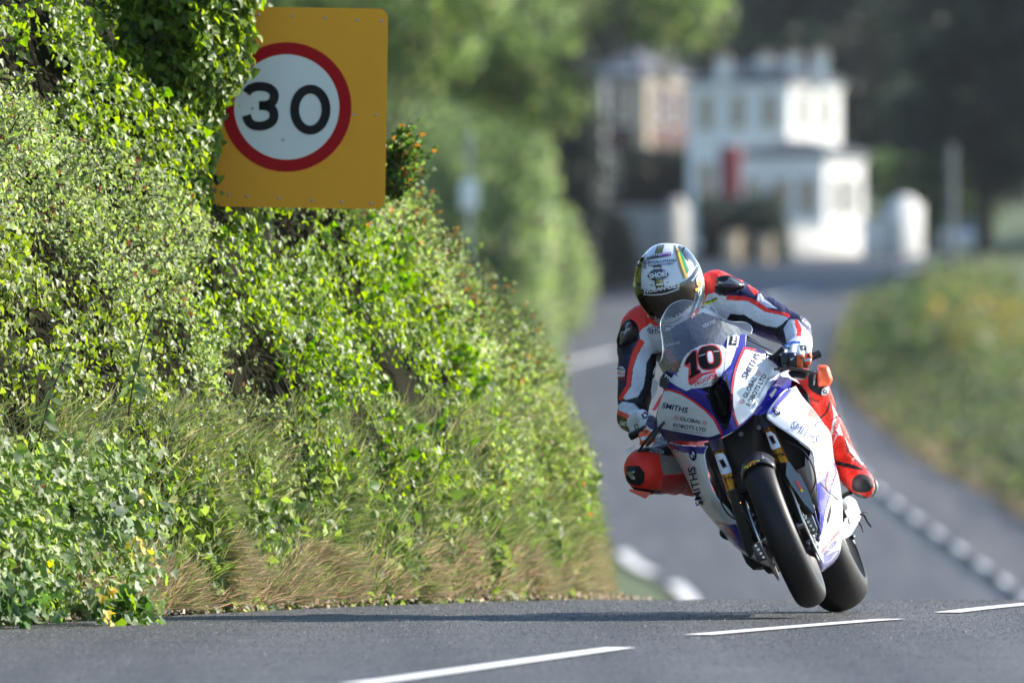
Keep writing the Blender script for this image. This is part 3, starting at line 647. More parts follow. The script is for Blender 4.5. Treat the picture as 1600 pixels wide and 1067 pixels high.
house('house', 'low white front wing of the white house with a grey roof', 1288, 507, th, 4.9, 3.3, 236, M_WHITE,
      [('l', .9, 2.6, .9, 1.5), ('l', 2.3, 2.6, .9, 1.5), ('l', 3.8, 2.6, .8, 1.5), ('r', 1.1, 2.6, .8, 1.5), ('r', 2.4, 2.6, .7, 1.5)], .55)
house('house', 'red brick house with cream corner stones left of the white house', 1004, 533, R(24), 3.3, 6.2, 118, M_BRICK,
      [('l', .9, 6.4, .8, 1.5), ('l', 2.3, 6.4, .8, 1.5), ('r', 1.6, 6.4, .8, 1.5), ('r', 3.6, 6.4, .8, 1.5), ('r', 5.2, 3.4, .8, 1.5), ('l', 1.6, 3.4, .8, 1.5)], 1.3, chim=((1040, 74),), gmat=M_CREAM)
house('house', 'brown brick house half hidden behind the dark shrubbery', 900, 541, R(20), 3.0, 4.0, 130, M_BRICK,
      [('l', .9, 6.0, .8, 1.4), ('r', 1.6, 6.0, .8, 1.4), ('r', 3.0, 6.0, .8, 1.4)], 1.1, gmat=M_GREYW)
# cream quoins of the brick house
q = P(1004, 533, 532.9); mb = MB(); zt = P(1004, 122, 533).z; z = ground_z(q.x, 533)
while z < zt-.4: mb.box((q.x, q.y, z+.2), (.62, .5, .36), Matrix.Rotation(R(24), 3, 'Z').inverted(), bev=.02); z += .38
tag(mb.build('stone_pillar', M_CREAM, smooth=False), 'cream stone corner pillar at the front of the brick house', 'pillar')
def wall(name, label, x0, x1, D, ytop, ybot, m, thick=.35, cat='wall', capm=None, capr=False, yaw=0):
    a, b = P(x0, ybot, D), P(x1, ybot, D); zt = P(x0, ytop, D).z; z0 = ground_z((a.x+b.x)/2, D)-.3
    root = empty(name, ((a.x+b.x)/2, D, z0)); tag(root, label, cat)
    wx = (b.x-a.x)/math.cos(yaw) if cat == 'wall' else (b.x-a.x)*.82; c = Vector(((a.x+b.x)/2, D, (zt+z0)/2)); rot = Matrix.Rotation(yaw, 3, 'Z')
    MB().box(c, (wx, thick, zt-z0), rot, bev=.03).build('body', m, root)
    mb = MB()
    if capr: mb.ball((c.x, D, zt+.02), (wx*.46, thick*.46, .32), rot)
    else: mb.box((c.x, D, zt+.06), (wx+.12, thick+.14, .12), rot, bev=.03)
    mb.build('coping', capm or m, root)
    return root
wall('garden_wall', 'low white garden wall in front of the white house', 1228, 1352, 500, 356, 400, M_WHITE, yaw=R(48))
wall('garden_wall', 'short bright white wall joining the tall round topped pillar', 1352, 1392, 499.5, 346, 400, M_WHITE, .5, yaw=R(48))
wall('gate_pillar', 'tall round topped white pillar at the right end of the white garden wall', 1384, 1442, 500, 318, 400, M_WHITE, 1.0, 'pillar', capr=True, yaw=R(45))
wall('garden_wall', 'grey rendered wall left of the rider, running to the round topped grey pillar', 958, 1040, 474, 328, 395, M_GREYW)
wall('gate_pillar', 'round topped cream grey gate pillar above the rider and right of the grey wall', 1040, 1076, 474, 322, 395, mat('pale_stone', (.55, .52, .47, 1), .8), .6, 'pillar', capr=True, yaw=R(45))
wall('gate_pillar', 'short cream pillar in the dark hedge, the left one of two', 1132, 1158, 488, 368, 400, M_CREAM, .5, 'pillar', yaw=R(45))
wall('gate_pillar', 'short cream pillar in the dark hedge, the right one of two, by the white wall', 1184, 1206, 488, 372, 400, M_CREAM, .5, 'pillar', yaw=R(45))
def post(name, label, px, D, ytop, r, cat, arm=None, m=None):
    b = P(px, 533, D); zt = P(px, ytop, D).z; z0 = ground_z(b.x, D)-.1; root = empty(name, (b.x, D, z0)); tag(root, label, cat)
    MB().tube([(b.x, D, z0), (b.x, D, z0+1.2), (b.x, D, zt)], [r*1.25, r, r*.9], n=14).build('pole', m or M_POST, root)
    if arm: MB().tube([(b.x, D, zt-.02), (b.x+arm*.3, D-.2, zt+.35), (b.x+arm, D-.5, zt+.45)], [r*.6, r*.5, r*.4], n=8).build('arm', m or M_POST, root); MB().ball((b.x+arm*1.15, D-.55, zt+.42), (.32, .14, .09)).build('lamp_head', M_TRIM, root)
    return root
post('street_lamp', 'pale grey lamp post in front of the brick houses', 938, 470, 128, .26, 'lamp post', .9, mat('pale_post', (.42, .43, .44, 1), .5))
post('road_post', 'plain grey steel post standing behind the gorse bank at the right', 1487, 405, 226, .14, 'post', m=mat('dull_post', (.16, .165, .17, 1), .6))
# small white marker in front of the far left hedge
b = P(733, 305, 213); root = empty('marker_post', (b.x, b.y, ground_z(b.x, 213))); tag(root, 'small white marker plate on a thin grey post beside the far left hedge', 'marker')
mb = MB(); mb.tube([(b.x, 213.06, ground_z(b.x, 213)), (b.x, 213.06, b.z+1.2)], .035, n=8); mb.build('pole', M_POST, root)
MB().box((b.x, 213, b.z), (.34, .03, .55), bev=.012).build('plate', M_TRIM, root)
# red banner by the porch
b = P(1140, 268, 503); root = empty('banner', (b.x, b.y, ground_z(b.x, 503))); tag(root, 'tall red banner standing left of the low white front wing', 'banner')
MB().tube([(b.x-.45, 503, ground_z(b.x, 503)), (b.x-.45, 503, P(0, 222, 503).z)], .05, n=8).build('pole', M_POST, root)
mb = MB(); mb.grid([[(b.x-.42+.9*u, 503+.08*math.sin(u*7+v), P(0, 228+88*v, 503).z) for u in np.linspace(0, 1, 8)] for v in np.linspace(0, 1, 8)])
o = mb.build('cloth', M_RED, root, sharp=0); md = o.modifiers.new('s', 'SOLIDIFY'); md.thickness = .02
# triangular sign seen from behind and a parked car at the right
b = P(1484, 282, 520); root = empty('warning_sign', (b.x, b.y, ground_z(b.x, 520))); tag(root, 'pale blue grey back of a triangular sign near the right edge', 'sign')
mb = MB(); s = 1.05; f = [(b.x-s, 520, b.z-.9), (b.x+s, 520, b.z-.9), (b.x, 520, b.z+.95)]; bk = [(x, y+.05, z) for x, y, z in f]
mb.grid([f, bk], close=True); mb.bm.faces.new([mb.bm.verts.new(p) for p in f]); mb.bm.faces.new([mb.bm.verts.new(p) for p in bk]); mb.build('plate', mat('blue_grey_paint', (.20, .27, .30, 1), .5), root, smooth=False)
MB().tube([(b.x, 520.1, ground_z(b.x, 520)), (b.x, 520.1, b.z+.3)], .06, n=8).build('pole', M_POST, root)
def car(px, D, label, paint):
    b = P(px, 533, D); z = ground_z(b.x, D)+.05; root = empty('parked_car', (b.x, D, z)); tag(root, label, 'car'); X = lambda x, y, zz: (b.x+x, D+y, z+zz)
    sec = [(-2.0, .82, .35, .72), (-1.9, .86, .28, .85), (-1.3, .88, .25, .95), (0, .9, .25, .98), (1.4, .88, .25, .98), (1.95, .85, .3, .9), (2.05, .8, .38, .75)]
    mb = MB(); rows = [[X(-w, y, lo), X(-w*1.02, y, (lo+hi)/2), X(-w*.94, y, hi), X(w*.94, y, hi), X(w*1.02, y, (lo+hi)/2), X(w, y, lo)] for y, w, lo, hi in sec]
    mb.grid(rows, close=True); mb.quad(*[rows[0][i] for i in (0, 1, 4, 5)]); mb.quad(*[rows[0][i] for i in (1, 2, 3, 4)]); mb.quad(*[rows[-1][i] for i in (1, 2, 3, 4)]); mb.build('body', paint, root)
    cab = [(-1.15, .78, .95, .97), (-.5, .68, .95, 1.42), (.9, .68, .95, 1.45), (1.75, .74, .95, .99)]
    mb = MB(); rows = [[X(-w-.06, y, lo), X(-w+.08 if hi > 1.2 else -w, y, hi), X(w-.08 if hi > 1.2 else w, y, hi), X(w+.06, y, lo)] for y, w, lo, hi in cab]; mb.grid(rows); mb.build('window', M_GLASS, root)
    MB().box(X(0, .2, 1.46), (1.15, 1.5, .05), bev=.02).build('roof', paint, root)
    for sx in (-1, 1):
        MB().box(X(sx*.62, -2.0, .66), (.3, .08, .14), bev=.02).build('headlight', M_TRIM, root)
        for yy in (-1.3, 1.35):
            wl = MB().lathe(X(sx*.78, yy, .3), (1, 0, 0), [(-.1, .2), (-.1, .31), (.1, .31), (.1, .2)], 20, True).build('wheel', M_KB, root)
            MB().lathe(X(sx*.78, yy, .3), (1, 0, 0), [(-.08, .02), (-.09, .2), (.09, .2), (.08, .02)], 16, True).build('rim', M_TRIM, wl)
car(1500, 506, 'pale blue car parked behind the grey post near the right edge', mat('pale_blue_paint', (.32, .42, .5, 1), .3, coat=.6))
# ================================================================ the speed sign
S0 = P(468, 169, 45.9); sc_ = 45.9/F            # metres per photo pixel at the sign
rx = Matrix.Rotation(R(.9), 3, 'Y')
def SP(px, py, d=0.):                            # sign face point, d metres proud
    v = Vector(((px-468)*sc_, 0, -(py-169)*sc_)); v = rx @ v; v.y = -d+v.x*.05; return S0+v
sg = empty('speed_limit_sign', (S0.x, S0.y, ZR(45.9))); tag(sg, 'yellow backed 30 speed limit sign half covered by ivy in the hedge', 'road sign')
def solid_plate(name, outline, d0, d1, m, parent, holes=None, sp=SP):
    """flat plate between d0 and d1 with the given outline in photo pixels"""
    mb = MB(); fr = [mb.bm.verts.new(sp(x, y, d1)) for x, y in outline]; bk = [mb.bm.verts.new(sp(x, y, d0)) for x, y in outline]
    mb.bm.faces.new(fr); mb.bm.faces.new(bk[::-1]); n = len(fr)
    for i in range(n): mb.bm.faces.new((fr[i], bk[i], bk[(i+1) % n], fr[(i+1) % n]))
    return mb.build(name, m, parent, smooth=False)
def rrect(x0, y0, x1, y1, r, n=8):
    o = []
    for cx, cy, a in ((x1-r, y1-r, 0), (x0+r, y1-r, 90), (x0+r, y0+r, 180), (x1-r, y0+r, 270)):
        o += [(cx+r*math.cos(R(a+90*i/n)), cy+r*math.sin(R(a+90*i/n))) for i in range(n+1)]
    return o
solid_plate('panel', rrect(334, 12, 604, 325, 15), .0, .004, M_YEL, sg)
solid_plate('back_plate', rrect(335, 13, 603, 324, 15), -.004, -.0005, M_ALU, sg)
def annulus(name, cx, cy, ro, ri, d0, d1, m, parent, sp=SP, n=96):
    mb = MB(); rg = []
    for (r, d) in ((ro, d0), (ro, d1), (ri, d1), (ri, d0)): rg.append([sp(cx+r*math.cos(2*math.pi*k/n), cy+r*math.sin(2*math.pi*k/n), d) for k in range(n)])
    mb.grid(rg+[rg[0]], close=True); return mb.build(name, m, parent, smooth=False)
rd = annulus('red_ring', 448, 168, 101, 82.5, .0045, .0065, M_SRED, sg)
solid_plate('white_disc', [(448+82*math.cos(2*math.pi*k/96), 168+82*math.sin(2*math.pi*k/96)) for k in range(96)], .0045, .006, M_SWH, sg)
def stroke(name, pts, wd, d0, d1, m, parent, sp=SP, closed=False):
    L_, R_ = digit_stroke(pts, wd)
    if closed:
        n = len(pts); L_, R_ = [], []
        for i in range(n):
            a = np.array(pts[i-1]); b = np.array(pts[(i+1) % n]); t = (b-a)/np.linalg.norm(b-a); n_ = np.array((-t[1], t[0]))*wd/2
            L_.append(tuple(np.array(pts[i])+n_)); R_.append(tuple(np.array(pts[i])-n_))
    mb = MB(); rows = [[sp(*p, d0) for p in L_], [sp(*p, d1) for p in L_], [sp(*p, d1) for p in R_], [sp(*p, d0) for p in R_]]
    mb.grid(rows+[rows[0]], close=closed)
    if not closed: mb.quad(rows[0][0], rows[1][0], rows[2][0], rows[3][0]); mb.quad(rows[0][-1], rows[1][-1], rows[2][-1], rows[3][-1])
    return mb.build(name, m, parent, smooth=False)
# photo's 3: spans x 379-435, y 130-205; 0: x 453-516, y 132-209
top3 = spline([(385, 147), (390, 141), (398, 137.5), (407, 136.5), (419, 138.5), (427, 145), (428.5, 153), (425, 161), (417, 165.5), (406, 166.5)], 5)
bot3 = spline([(403, 166.5), (417, 167), (425.5, 172), (428.5, 181), (426, 190), (418, 196), (407, 198.5), (396, 197), (389, 191), (385.5, 182)], 5)
stroke('digit', top3+bot3[1:], 14, .0068, .0082, M_SBK, sg)
stroke('digit', [(485+24.5*math.cos(2*math.pi*k/48), 171.5+32*math.sin(2*math.pi*k/48)) for k in range(48)], 14, .0068, .0082, M_SBK, sg, closed=True)
for (x, y) in ((402, 25), (454, 26), (505, 28), (556, 30), (593, 31), (388, 308), (438, 310), (490, 313), (536, 314), (588, 178), (553, 178), (360, 306), (582, 316), (395, 171), (444, 219)):
    MB().ball(SP(x, y, .0065), (.006, .0035, .006), u=8, v=6).build('rivet', M_ALU, sg)
for x in (405,): MB().tube([SP(x, 20, -1.2), SP(x, 200, -1.2), Vector((SP(x, 200, -.8).x, S0.y+1.2, ZR(45.9)-.1))], .03, n=14).build('post', mat('dark_post', (.03, .03, .03, 1), .6), sg)
for y in (60, 280):
    for x in (405,): MB().box(SP(x, y, -.61), (.03, 1.14, .03)).build('bracket', M_ALU, sg)
    MB().box(SP(430, y, -.04), (.5, .016, .035)).build('rail', M_ALU, sg)
# ================================================================ the air
hz = MB().box((0, 400, 20), (420, 960, 64)).build('haze', None, smooth=False); tag(hz, kind='stuff')
mh = bpy.data.materials.new('haze'); mh.use_nodes = True; t = mh.node_tree; t.nodes.remove(t.nodes['Principled BSDF'])
pv = t.nodes.new('ShaderNodeVolumePrincipled'); pv.inputs['Color'].default_value = (.86, .91, 1, 1); pv.inputs['Density'].default_value = .00004; pv.inputs['Anisotropy'].default_value = .3
t.links.new(pv.outputs[0], t.nodes['Material Output'].inputs['Volume']); hz.data.materials.append(mh)
# ================================================================ tools for shapes read off the photograph
def bvh_of(*obs):
    V, Fs = [], []
    for o in obs:
        k = len(V); me = o.data
        if o.modifiers: bpy.context.view_layer.update(); me = o.evaluated_get(bpy.context.evaluated_depsgraph_get()).data
        V += [v.co.copy() for v in me.vertices]
        Fs += [[k+i for i in p.vertices] for p in me.polygons]
    return BVHTree.FromPolygons(V, Fs)
CAM = Vector((0, 0, 1.0))
def cast(bv, px, py, lift=0.0, guess=None):
    d = (Q(px, py, 0)-CAM).normalized(); h = bv.ray_cast(CAM, d)
    if h[0] is None:
        r = bv.find_nearest(Q(px, py, guess if guess is not None else -.3)); D = r[0].y
        return P(px, py, D-lift)
    n = h[1] if h[1].dot(d) < 0 else -h[1]
    return h[0]+(n*.75-d*.35)*lift
def tri_fill(outline, step):
    o = [Vector((p[0], p[1])) for p in outline]; xs_ = [p.x for p in o]; ys_ = [p.y for p in o]
    X_, Y_ = np.meshgrid(np.arange(min(xs_)+step/2, max(xs_), step), np.arange(min(ys_)+step/2, max(ys_), step))
    X_ = X_.ravel(); Y_ = Y_.ravel(); m = in_poly(X_, Y_, outline)
    m2 = np.ones(len(X_), bool); op = np.array([(p.x, p.y) for p in o])
    for i in range(len(X_)):
        if m[i] and np.min((op[:, 0]-X_[i])**2+(op[:, 1]-Y_[i])**2) < (step*.35)**2: m2[i] = False
    pts = o+[Vector((x, y)) for x, y in zip(X_[m & m2], Y_[m & m2])]
    r = delaunay_2d_cdt(pts, [], [list(range(len(o)))], 1, 1e-4)
    return r[0], r[2]
def dens_o(outline, mx=3.0):
    out = []
    for i, p in enumerate(outline):
        q = outline[(i+1) % len(outline)]; n = max(1, int(math.hypot(q[0]-p[0], q[1]-p[1])/mx))
        for k in range(n): out.append((p[0]+(q[0]-p[0])*k/n, p[1]+(q[1]-p[1])*k/n))
    return out
def relief(name, outline, fn, m, parent, thick=.006, step=3.0, smooth=True, build=True, sharp=50):
    """plate following the surface fn(px,py)->metres towards the camera, with real thickness"""
    vs, fs = tri_fill(dens_o(outline, step), step)
    bm = bmesh.new()
    fr = [bm.verts.new(fn(v.x, v.y) if isinstance(fn(v.x, v.y), Vector) else Q(v.x, v.y, fn(v.x, v.y))) for v in vs]
    for f in fs:
        try: bm.faces.new([fr[i] for i in f])
        except ValueError: pass
    if thick:
        be = [e for e in bm.edges if len(e.link_faces) == 1]
        dup = {v: bm.verts.new(v.co+Vector((0, thick, 0))) for v in list(bm.verts)}
        for f in list(bm.faces): bm.faces.new([dup[v] for v in reversed(f.verts)])
        for e in be:
            a, b = e.verts
            bm.faces.new((a, b, dup[b], dup[a]))
    bmesh.ops.recalc_face_normals(bm, faces=bm.faces)
    me = bpy.data.meshes.new(name); bm.to_mesh(me); bm.free()
    o = link(name, me, m, parent, smooth); o.shadow_terminator_geometry_offset = .12
    if smooth and sharp: sharpen(o, sharp)
    return o
def patch_on(name, outline, bv, m, parent, lift=.0015, step=2.5, thick=.0008):
    return relief(name, outline, lambda x, y: cast(bv, x, y, lift), m, parent, thick, step)
def line_on(name, pts, wd, bv, m, parent, lift=.002, k=5):
    p = spline(pts, k); L_, R_ = digit_stroke(p, wd)
    mb = MB(); w_ = []
    for a, b in zip(L_, R_): w_.append([cast(bv, *a, lift), cast(bv, *b, lift)])
    w2 = [[q+Vector((0, .0008, 0)) for q in r] for r in w_]
    mb.grid(w_); mb.grid(w2); return mb.build(name, m, parent)
def text_on(s, org, ex, ey, bv, m, parent, lift=.0025, name='lettering', bold=0.0, arc=None, align='LEFT', spacing=1.0):
    """org/ex/ey in photo pixels: ex = one em to the right, ey = one em up"""
    cu = bpy.data.curves.new('t', 'FONT'); cu.body = s; cu.size = 1; cu.align_x = align; cu.offset = bold; cu.resolution_u = 3; cu.space_character = spacing
    ob = bpy.data.objects.new('t', cu); COL.objects.link(ob)
    bpy.context.view_layer.update(); me = bpy.data.meshes.new_from_object(ob.evaluated_get(bpy.context.evaluated_depsgraph_get()))
    bpy.data.objects.remove(ob); me.name = name
    bm = bmesh.new(); bm.from_mesh(me); bmesh.ops.triangulate(bm, faces=bm.faces); es_ = math.hypot(*ex)
    for _ in range(3):
        lg = [e for e in bm.edges if e.calc_length()*es_ > 2.4]
        if not lg: break
        bmesh.ops.subdivide_edges(bm, edges=lg, cuts=1); bmesh.ops.triangulate(bm, faces=bm.faces)
    bm.to_mesh(me); bm.free()
    if lift >= .006 and name == 'lettering' and parent is not None and parent.name.startswith('side_fairing'): lift *= .42
    for v in me.vertices:
        x, y = v.co.x, v.co.y
        px = org[0]+x*ex[0]+y*ey[0]; py = org[1]+x*ex[1]+y*ey[1]
        if arc: py += arc*((x-arc_c)**2)
        v.co = cast(bv, px, py, lift)
    o = link(name, me, m, parent, smooth=False); return o
def inflate(name, outline, c0, df, db, m, parent, n=14, ex=1.0, ctr=None, fn=None, sub=1):
    """closed rounded body whose silhouette is the outline; df/db = depth to front and back"""
    o = spline(outline, 3, True); A = np.array(o); cx, cy = ctr if ctr else (A[:, 0].mean(), A[:, 1].mean())
    mb = MB(); rows = []
    for i in range(1, 2*n):
        th_ = math.pi*i/(2*n); s = math.sin(th_)**ex; cz = math.cos(th_); d = c0+(df if cz > 0 else db)*math.copysign(abs(cz)**ex, cz)
        rows.append([Q(cx+(x-cx)*s, cy+(y-cy)*s, d) for x, y in o])
    mb.grid(rows, close=True); bm = mb.bm
    a = bm.verts.new(Q(cx, cy, c0+df)); b = bm.verts.new(Q(cx, cy, c0-db)); bm.verts.ensure_lookup_table(); k = len(o); N_ = len(bm.verts)-2
    for j in range(k):
        bm.faces.new((a, bm.verts[j], bm.verts[(j+1) % k])); bm.faces.new((b, bm.verts[N_-k+(j+1) % k], bm.verts[N_-k+j]))
    return mb.build(name, m, parent, sharp=0)
# ================================================================ the motorcycle
M_BLUE = mat('blue_fairing_paint', (.022, .018, .26, 1), .28, coat=.7, var=.1, scale=12, speck=(180, .1))
M_PWHITE = mat('white_fairing_paint', (.70, .72, .74, 1), .3, coat=.6, var=.04, scale=25, speck=(170, .17))
M_SWHITE = mat('white_side_paint', (.72, .73, .75, 1), .3, coat=.6, var=.04, scale=10, speck=(130, .07))
M_FRED = mat('red_trim_paint', (.75, .02, .025, 1), .35, coat=.4); M_BLK = mat('black_plastic', (.008, .008, .009, 1), .42, var=.2, spec=.3)
M_CARB = mat('carbon_fibre', (.022, .020, .019, 1), .32, coat=.5, var=.35, scale=90); M_GOLD = mat('gold_anodised', (.62, .25, .02, 1), .25, metal=.85)
M_STEEL = mat('brushed_steel', (.45, .44, .43, 1), .3, metal=.9, var=.2); M_DSTEEL = mat('dark_metal', (.10, .10, .105, 1), .4, metal=.7, var=.3, scale=30)
M_GREYP = mat('grey_guard_paint', (.12, .145, .165, 1), .4, coat=.3, var=.08); M_PRED = mat('plate_red', (.80, .05, .05, 1), .4); M_INK = mat('navy_ink', (.012, .022, .11, 1), .65, spec=.12)
M_BINK = mat('black_ink', (.008, .008, .009, 1), .65, spec=.12); M_WINK = mat('white_ink', (.75, .76, .78, 1), .4); M_YINK = mat('yellow_ink', (.8, .62, .03, 1), .4); M_PINK = mat('pale_red_ink', (.68, .30, .32, 1), .5)
M_TYRE, _t, _b = new_mat('tyre_rubber'); _b.inputs['Base Color'].default_value = (.013, .0122, .0118, 1); _b.inputs['Roughness'].default_value = .5; _b.inputs['Specular IOR Level'].default_value = .28
_n = _t.nodes; _tc = _n.new('ShaderNodeTexCoord'); _nz = _n.new('ShaderNodeTexNoise'); _nz.inputs['Scale'].default_value = 28; _nz.inputs['Detail'].default_value = 8
_t.links.new(_tc.outputs['Object'], _nz.inputs['Vector']); _bp = _n.new('ShaderNodeBump'); _bp.inputs['Strength'].default_value = .12; _bp.inputs['Distance'].default_value = .003
_t.links.new(_nz.outputs['Fac'], _bp.inputs['Height']); _t.links.new(_bp.outputs[0], _b.inputs['Normal'])
_mr = _n.new('ShaderNodeMapRange'); _mr.inputs[3].default_value = .4; _mr.inputs[4].default_value = .6; _t.links.new(_nz.outputs['Fac'], _mr.inputs[0]); _t.links.new(_mr.outputs[0], _b.inputs['Roughness'])
bike = empty('race_motorcycle', (Q(1268, 950, 0).x, D0, ZR(D0))); tag(bike, 'white and blue number 10 race motorcycle leaning over in mid air above the road', 'motorcycle')
def axle_vec(lean, yaw): return Vector((math.cos(R(lean))*math.cos(R(yaw)), -math.sin(R(yaw)), math.sin(R(lean))*math.cos(R(yaw)))).normalized()
def wheel(name, ctr, ax, rad, wid, rimr, disc=None, spro=False):
    """tyre with a rounded racing profile, rim with spokes, brake discs"""
    prof_ = [(-wid*.36, rimr), (-wid*.46, rimr+.02)]
    for k in range(17):
        a = math.pi*(k/16); x = -math.cos(a)*wid/2; prof_.append((x, rad-(wid*.5*.92)*(1-math.sin(a)**.85)*.92))
    prof_ += [(wid*.46, rimr+.02), (wid*.36, rimr)]
    ty = MB().lathe(ctr, ax, prof_, 128).build('tyre', M_TYRE, None, sharp=60)
    root = empty(name, ctr) if False else None
    w_ = MB().lathe(ctr, ax, [(-wid*.36, rimr-.002), (-wid*.30, rimr-.02), (0, rimr-.03), (wid*.30, rimr-.02), (wid*.36, rimr-.002), (wid*.36, rimr+.006), (-wid*.36, rimr+.006)], 96, True).build(name, M_BLK, bike)
    ty.parent = w_; ty.location = (0, 0, 0)
    mb = MB(); u = ax.orthogonal().normalized(); v = ax.cross(u)
    for k in range(10):
        a = 2*math.pi*k/10; d = u*math.cos(a)+v*math.sin(a); mb.tube([ctr+d*.03, ctr+d*(rimr-.02)], [.014, .009], n=6)
    mb.tube([ctr-ax*.05, ctr+ax*.05], .03, n=20); h_ = mb.build('spokes', M_BLK, bike); h_.parent = w_; h_.location = (0, 0, 0)
    return w_
axF = axle_vec(22.3, 4.5); cF = Q(1226, 830, 0)
fw = wheel('front_wheel', cF, axF, .298, .115, .212)
fw.name = 'front_wheel'
for s in (-1, 1):
    c = cF+axF*s*.088
    d = MB().lathe(c, axF, [(-.0025, .105), (-.0025, .16), (.0025, .16), (.0025, .105)], 80, True).build('brake_disc', M_STEEL, bike)
    MB().lathe(c, axF, [(-.003, .04), (-.003, .1), (.003, .1), (.003, .04)], 40, True).build('disc_carrier', M_DSTEEL, bike)
    mb = MB(); u = axF.orthogonal().normalized(); v = axF.cross(u)
    for k in range(12):
        a = 2*math.pi*k/12; mb.tube([c+(u*math.cos(a)+v*math.sin(a))*.104-axF*.006, c+(u*math.cos(a)+v*math.sin(a))*.104+axF*.006], .006, n=8)
    bb = mb.build('disc_bobbin', M_STEEL, d); bb.location = (0, 0, 0)
axR = axle_vec(23.5, 5.5); cR = P(1275, 829, 43.38)
wheel('rear_wheel', cR, axR, .325, .205, .215)
MB().lathe(cR+axR*.115, axR, [(-.003, .06), (-.003, .105), (.003, .105), (.003, .06)], 60, True).build('sprocket', M_DSTEEL, bike)
# pink and white stripes on the rim edges seen beside the tyre
# forks
def QL(a, b, n): return [Q(*(np.array(a)+(np.array(b)-np.array(a))*k/n)) for k in range(n+1)]
up = Vector((-math.sin(R(21.3)), 0, math.cos(R(21.3))))
for nm, top, mid, low, ext in (('l', (1117, 686, -.20), (1147, 772, -.09), (1187, 846, .0), 0), ('r', (1193, 652, -.21), (1229, 735, -.09), (1256, 820, .0), 0)):
    t_, m_, l_ = Q(*top), Q(*mid), Q(*low)
    f = MB().tube([t_, m_], .0215, n=32).build('fork_tube', M_GOLD, bike, sharp=60)
    MB().tube([t_+(m_-t_)*-.02, t_+(m_-t_)*.24], .0245, n=28).build('clamp_collar', M_DSTEEL, f, sharp=60)
    MB().tube([m_-(m_-t_).normalized()*.01, m_, m_.lerp(l_, .5), l_], [.026, .027, .028, .025], n=24).build('fork_leg', M_CARB, bike, sharp=60)
    bv = bvh_of(f)
    if nm == 'l':
        lab = [(1117.5, 711), (1122, 708), (1129, 708), (1133, 712), (1143, 735), (1143, 738), (1129, 742), (1126, 740)]
        ink = [(1123.5, 719), (1130, 717), (1136, 729), (1130, 732)]; tx = ((1133, 752.5), (7.0, -2.7), (-2.4, -7))
    else:
        lab = [(1197, 676), (1204, 674), (1211, 679), (1220, 698), (1208, 703), (1205, 700)]
        ink = [(1201, 682), (1207, 680), (1213, 692), (1208, 695)]; tx = ((1212.5, 716), (7.0, -2.6), (-2.4, -7))
    patch_on('fork_sticker', lab, bv, M_WINK, f, step=2); patch_on('sticker_slot', ink, bv, mat('brown_ink', (.20, .075, .02, 1), .5), f, lift=.003, step=2)
    patch_on('sticker_slot', [(x*.72+.28*sum(q[0] for q in ink)/4, y*.72+.28*sum(q[1] for q in ink)/4) for x, y in ink], bv, M_BINK, f, lift=.0042, step=2)
    text_on('TTX', tx[0], tx[1], tx[2], bv, M_BINK, f, bold=.03)
    # gold reservoir's glint built as a thin gold rod, and bolts along the leg
MB().tube(QL((1155, 783, .03), (1173, 836, .045), 3), .0035, n=8).build('gold_glint', M_GOLD, bike)
for k in range(5): MB().ball(Q(1156+k*4.3, 786+k*12.3, .048), .005, u=10, v=8).build('gold_bolt', M_GOLD, bike)
# mudguard hugging the tyre
def torus_pt(ang, lat, ctr, ax, rad):
    f_ = Vector((0, -1, 0)); f_ = (f_-ax*f_.dot(ax)).normalized(); u_ = ax.cross(f_); u_ = u_ if u_.z > 0 else -u_
    return ctr+(u_*math.cos(ang)+f_*math.sin(ang))*rad+ax*lat
mb = MB(); rows = []
for i in range(19):
    a = R(-92+120*i/18); row = []
    for k in range(-8, 9):
        l = k/8; rr = .313-.052*abs(l)**2.6; row.append(torus_pt(a, l*.068, cF, axF, rr))
    rows.append(row)
mb.grid(rows); mg = mb.build('mudguard', M_CARB, bike, sharp=0)
md = mg.modifiers.new('s', 'SOLIDIFY'); md.thickness = .003
bvm = bvh_of(mg)
for pl_ in ([(1164, 733), (1166, 728), (1168, 731), (1170, 726), (1172, 729), (1174, 724), (1176, 728), (1179, 723), (1181, 727), (1186, 723)], [(1165, 731), (1171, 725), (1178, 721.5), (1187, 720.5)]): line_on('emblem', pl_, 1.5, bvm, M_YINK, mg, lift=.004, k=3)
line_on('emblem', [(1168, 728), (1173, 725), (1180, 723)], 1.4, bvm, M_FRED, mg, lift=.0055, k=3)
# fork guards
def plane_c(a, b, c_):
    """depth function through three (px,py,c) points"""
    A_ = np.array([[p[0], p[1], 1] for p in (a, b, c_)], float); s = np.linalg.solve(A_, np.array([p[2] for p in (a, b, c_)])); return lambda x, y: float(s[0]*x+s[1]*y+s[2])
g1 = plane_c((1229, 722, .085), (1258, 788, .105), (1262, 764, .090)); g2 = plane_c((1229, 722, .085), (1258, 788, .105), (1224, 748, .05))
relief('fork_guard', [(1229, 722), (1234, 722), (1244, 737), (1250, 740.5), (1262, 764), (1274, 797), (1271, 801.5), (1258, 788), (1237, 758), (1228, 742)], g1, M_GREYP, bike, .03)
relief('fork_guard', [(1208, 722.5), (1229, 722), (1228, 742), (1237, 758), (1258, 788), (1271, 801.5), (1262, 806), (1256, 803), (1238, 775), (1224, 748), (1217, 739)], g2, M_CARB, bike, .03)
st = bvh_of(bpy.data.objects['fork_guard'])
patch_on('guard_sticker', [(1242.5, 752), (1246, 750), (1253, 763), (1250, 765)], st, M_PRED, bike, lift=.003); patch_on('guard_sticker', [(1250, 765), (1253, 763), (1255.5, 767.5), (1252, 769)], st, M_YINK, bike, lift=.003)
gl = plane_c((1140, 770, .02), (1172, 866, .03), (1160, 790, .06))
